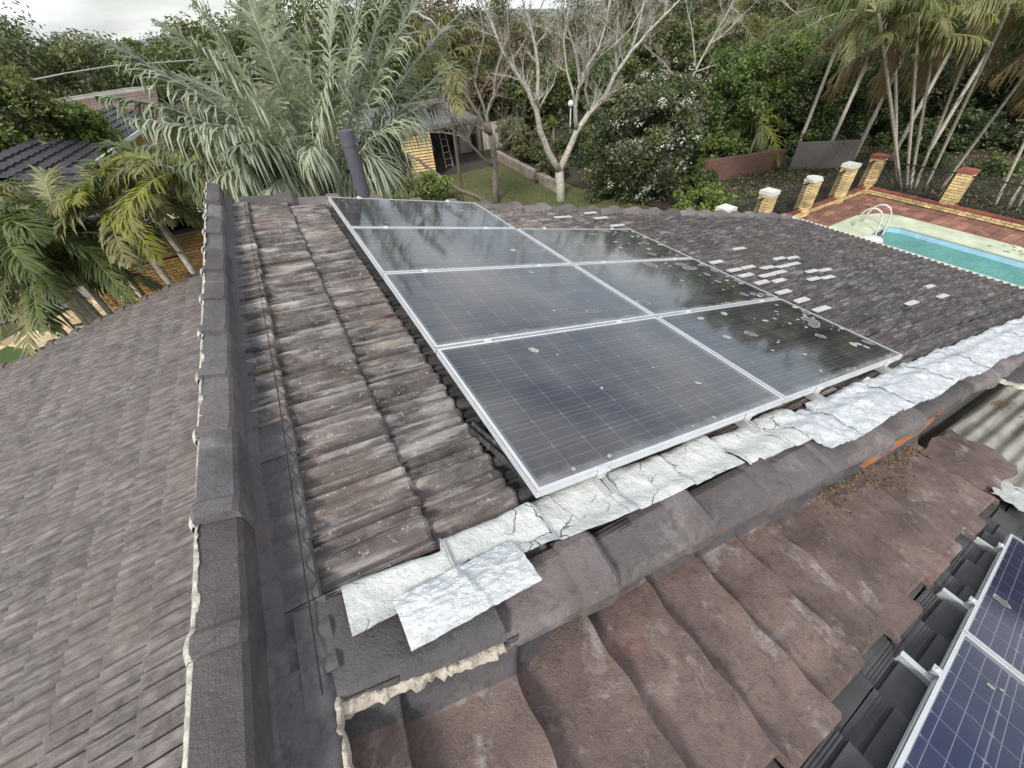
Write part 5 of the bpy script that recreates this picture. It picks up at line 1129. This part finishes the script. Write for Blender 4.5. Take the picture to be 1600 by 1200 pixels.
mb = MB(); mb.box((-3.4, YW+.08, G0+1.79), (5.5, .26, .06)); nc(mb, 'sill', M['fence_g'])
mb = MB(); mb.box((-3.4, YW+.5, G0+2.35), (5.4, .06, 1.1)); nc(mb, 'window_pane', M['winglass'])
for x in (-4.4, -3.75, -3.1, -2.2, -1.2): mb = MB(); mb.box((x, YW+.44, G0+2.35), (.05, .05, 1.1)); nc(mb, 'window_frame', M['whitec'])
mb = MB(); mb.tube([(-5.62, YW-.06, G0), (-5.62, YW-.06, G0+2.6)], .05, 8); nc(mb, 'downpipe', M['whitec'])
mb = MB(); mb.tube([(-5.25, YW-.06, G0), (-5.25, YW-.06, G0+2.6)], .045, 8); nc(mb, 'downpipe', M['gutter'])
def tiled(p00, p10, p11, p01, nu, nv, name):          # eave left/right, ridge right/left
    mb = MB(); p00, p10, p11, p01 = (np.asarray(q, float) for q in (p00, p10, p11, p01)); nn = np.cross(p10-p00, p01-p00); nn /= np.linalg.norm(nn); nn = nn if nn[2] > 0 else -nn
    for j in range(nv):
        row0 = []; row1 = []
        for i in range(nu*4+1):
            a = i/(nu*4); w0 = .02*math.sin(i*math.pi/2)
            f = lambda b, h: (p00*(1-a)+p10*a)*(1-b)+(p01*(1-a)+p11*a)*b+nn*(h+w0)
            row0.append(f(j/nv, .05)); row1.append(f((j+1)/nv, .0))
        mb.grid([row0, row1]); mb.grid([[q-nn*.05 for q in row0], row0])
    mb.add([p00-nn*.06, p10-nn*.06, p11-nn*.06, p01-nn*.06], [(0, 1, 2, 3)]); return mb
E0 = atZ(92, 290, -1.55); E1 = atZ(246, 182, -1.55); sd = np.array([-.85, -.25, 0]); rise = np.array([0, 0, .38])
mb = tiled(E0, E1, E1+sd*1.9+rise*1.9, E0+sd*1.9+rise*1.9, 30, 6, 'roof'); nc(mb, 'roof', M['roof_d'], label='dark tiled slope with a white gutter')
mb = MB(); mb.bar(E0+np.array([.05, 0, -.05]), E1+np.array([.05, 0, -.05]), .12, .14); nc(mb, 'gutter', M['whitec'])
mb = tiled((-6.4, 13.6, G0+2.55), (-.8, 13.6, G0+2.55), (-.8, 16.6, G0+3.5), (-6.4, 16.6, G0+3.5), 20, 8, 'roof'); nc(mb, 'roof', M['roof_d'], label='lower dark tiled roof over the orange wall')
mb = MB(); mb.bar((-6.4, 13.58, G0+2.5), (-.8, 13.58, G0+2.5), .1, .12); nc(mb, 'gutter', M['whitec'])
M['conc_p'] = simple('pale_ridge_concrete', (0.34, 0.33, 0.31), .9, .2, 2, .2)
# far brown roof
def gridroof():
    g = NG('brown_roof_far'); b = g.n('TexBrick', Vector=g.n('TexCoord').outputs['UV'], Color1=(.15, .10, .085), Color2=(.19, .13, .11), Mortar=(.05, .04, .035), Scale=1.0); b.offset = 0.0
    return g
M['roof_b'] = simple('brown_concrete_tile', (0.165, 0.115, 0.10), .85, .25, 1.2, .2)
fh = empty('far_house', (-6, 34, G0), 'house with a faded brown tile roof beyond the left bushes', 'house'); fi = Matrix.Translation((6, -34, -G0))
a, b, c, d = atY(40, 222, 27), atY(262, 205, 27), atY(240, 138, 33), atY(48, 166, 33)
mb = tiled(a, b, c, d, 34, 13, 'roof'); o = mb.build('roof', M['roof_b'], fh); o.matrix_parent_inverse = fi
mb = MB(); mb.bar(d+np.array([0, 0, .06]), c+np.array([0, 0, .06]), .25, .14); o = mb.build('ridge', M['conc_p'], fh); o.matrix_parent_inverse = fi
mb = MB(); mb.box(((a[0]+b[0])/2, 29.2, (G0+a[2])/2-.1), (b[0]-a[0]-.6, .3, a[2]-G0-.2)); o = mb.build('wall', M['board'], fh); o.matrix_parent_inverse = fi
# cables
def cable(name, pts, rad, mat, label): mb = MB(); mb.tube(pts, rad, 5); mb.build(name, mat, None, label=label, cat='cable')
M['cab'] = simple('grey_cable', (0.42, 0.42, 0.40), .7, .1, 3, 0)
cable('power_cable', [atY(-60, 142, 24), atY(30, 129, 24.5), atY(100, 115, 25), atY(175, 103, 26), atY(330, 92, 28), atY(560, 75, 32)], .022, M['cab'], 'upper pale power cable crossing the trees at the far left')
cable('power_cable', [atY(-60, 178, 24), atY(55, 161, 24.5), atY(130, 149, 25), atY(200, 138, 26), atY(330, 128, 28), atY(560, 112, 32)], .022, M['cab'], 'lower pale power cable along the far brown roof ridge')
cable('service_cable', [atY(-40, 492, 12.5), atY(40, 466, 12.6), atY(110, 440, 13), atY(200, 418, 13.6), atY(285, 398, 14.2)], .022, M['black'], 'black service cable sagging across the left palms to the orange wall')
# paving, gate and car at left
pv = patch('front_path', [tuple(atZ(*p, G0)[:2]) for p in ((40, 537), (56, 512), (105, 490), (185, 470), (225, 480), (74, 556))], G0+.004, M['mort_o'], kind='structure')
M['pavey'] = simple('pale_sandstone_paver', (0.56, 0.44, 0.26), .85, .2, 2, .3)
mb = MB(); mb.box((0, 0, 0), (.585, .585, .03)); PV = mb.mesh('paver', M['pavey'])
o0_ = atZ(75, 552, G0); ax = atZ(180, 492, G0)-o0_; ax /= np.linalg.norm(ax); ay = np.array([-ax[1], ax[0], 0]); an = math.atan2(ax[1], ax[0])
for i in range(0, 9):
    for j in range(0, 3):
        p = o0_+ax*.6*(i+.5)+ay*.6*(j+.5)
        o = bpy.data.objects.new('paver', PV); link(o, pv); o.location = (p[0], p[1], G0+.018+rs.gauss(0, .003)); o.rotation_euler = (0, 0, an)
mb = MB(); mb.box((0, 0, 0), (.9, .45, .04)); ST = mb.mesh('stepping_stone', M['pavey'])
for k, px_ in enumerate(((28, 527), (8, 538))):
    p = atZ(*px_, G0); o = bpy.data.objects.new('stepping_stone', ST); link(o, pv); o.location = (p[0], p[1], G0+.01); o.rotation_euler = (0, 0, an+.1)
M['conc'] = simple('grey_concrete', (0.20, 0.185, 0.17), .9, .25, 1.3, .3, 30)
patch('driveway', [tuple(atZ(*p, G0)[:2]) for p in ((-60, 520), (60, 492), (185, 462), (160, 430), (-60, 440))], G0+.002, M['conc'], kind='structure')
gp = atZ(118, 515, G0); gate = empty('iron_gate', gp, 'small black iron gate standing by the pale paving', 'gate')
for (x0, z0, x1, z1) in ((0, 0, 0, 1.25), (.95, 0, .95, 1.25), (0, 1.25, .95, 1.25), (0, .12, .95, .12)): mb = MB(); mb.bar((x0, 0, z0), (x1, .02, z1), .05, .05, (0, 1, 0)); mb.build('frame_bar', M['black'], gate)
for k in range(5):
    mb = MB(); mb.tube([(.475+(.08+.06*k)*math.cos(a), 0, .68+(.08+.05*k)*math.sin(a)) for a in np.linspace(k, k+4.5, 12)], .012, 5); mb.build('scroll', M['black'], gate)
M['carp'] = simple('dark_car_paint', (0.012, 0.013, 0.017), .15, .1, 3, 0)
M['tyre'] = simple('tyre_rubber', (0.012, 0.012, 0.012), .8, .1, 3, 0)
cp = atZ(48, 474, G0); car = empty('parked_car', (cp[0]-.6, cp[1]+1.2, G0), 'dark car parked behind the left palm stems', 'car', rot=(0, 0, .12))
side = [(-2.1, .35), (-2.12, .75), (-1.55, .92), (-.75, 1.02), (-.15, 1.45), (1.2, 1.48), (1.9, 1.0), (2.15, .95), (2.15, .35)]
mb = MB(); P = []
for y, k in ((-.86, .94), (-.80, 1.0), (.80, 1.0), (.86, .94)): P.append([(x*(k if z > 1.1 else 1), y*(1 if z < 1.1 else .82), z*k if z > .5 else z) for x, z in side])
mb.grid(P); n = len(side); mb.add(P[0], [tuple(range(n))]); mb.add(P[-1], [tuple(range(n-1, -1, -1))]); mb.build('body', M['carp'], car)
mb = MB(); mb.add([(-.62, -.80, 1.08), (.35, -.83, 1.08), (.35, -.70, 1.38), (-.2, -.70, 1.36)], [(0, 1, 2, 3)]); mb.add([(.45, -.83, 1.08), (1.5, -.80, 1.08), (1.15, -.70, 1.38), (.45, -.70, 1.38)], [(0, 1, 2, 3)]); mb.build('side_window', M['winglass'], car)
for x in (-1.35, 1.35):
    for y in (-.84, .84):
        mb = MB(); mb.tube([(x, y-.1, .32), (x, y+.1, .32)], .32, 20); w_ = mb.build('wheel', M['tyre'], car); mb = MB(); mb.tube([(x, y-.11, .32), (x, y+.11, .32)], .2, 14); mb.build('rim', M['steel'], w_)
mb = MB(); mb.box((-2.1, -.55, .68), (.08, .35, .12)); mb.build('headlight', M['whitec'], car); mb = MB(); mb.box((-2.1, .55, .68), (.08, .35, .12)); mb.build('headlight', M['whitec'], car)
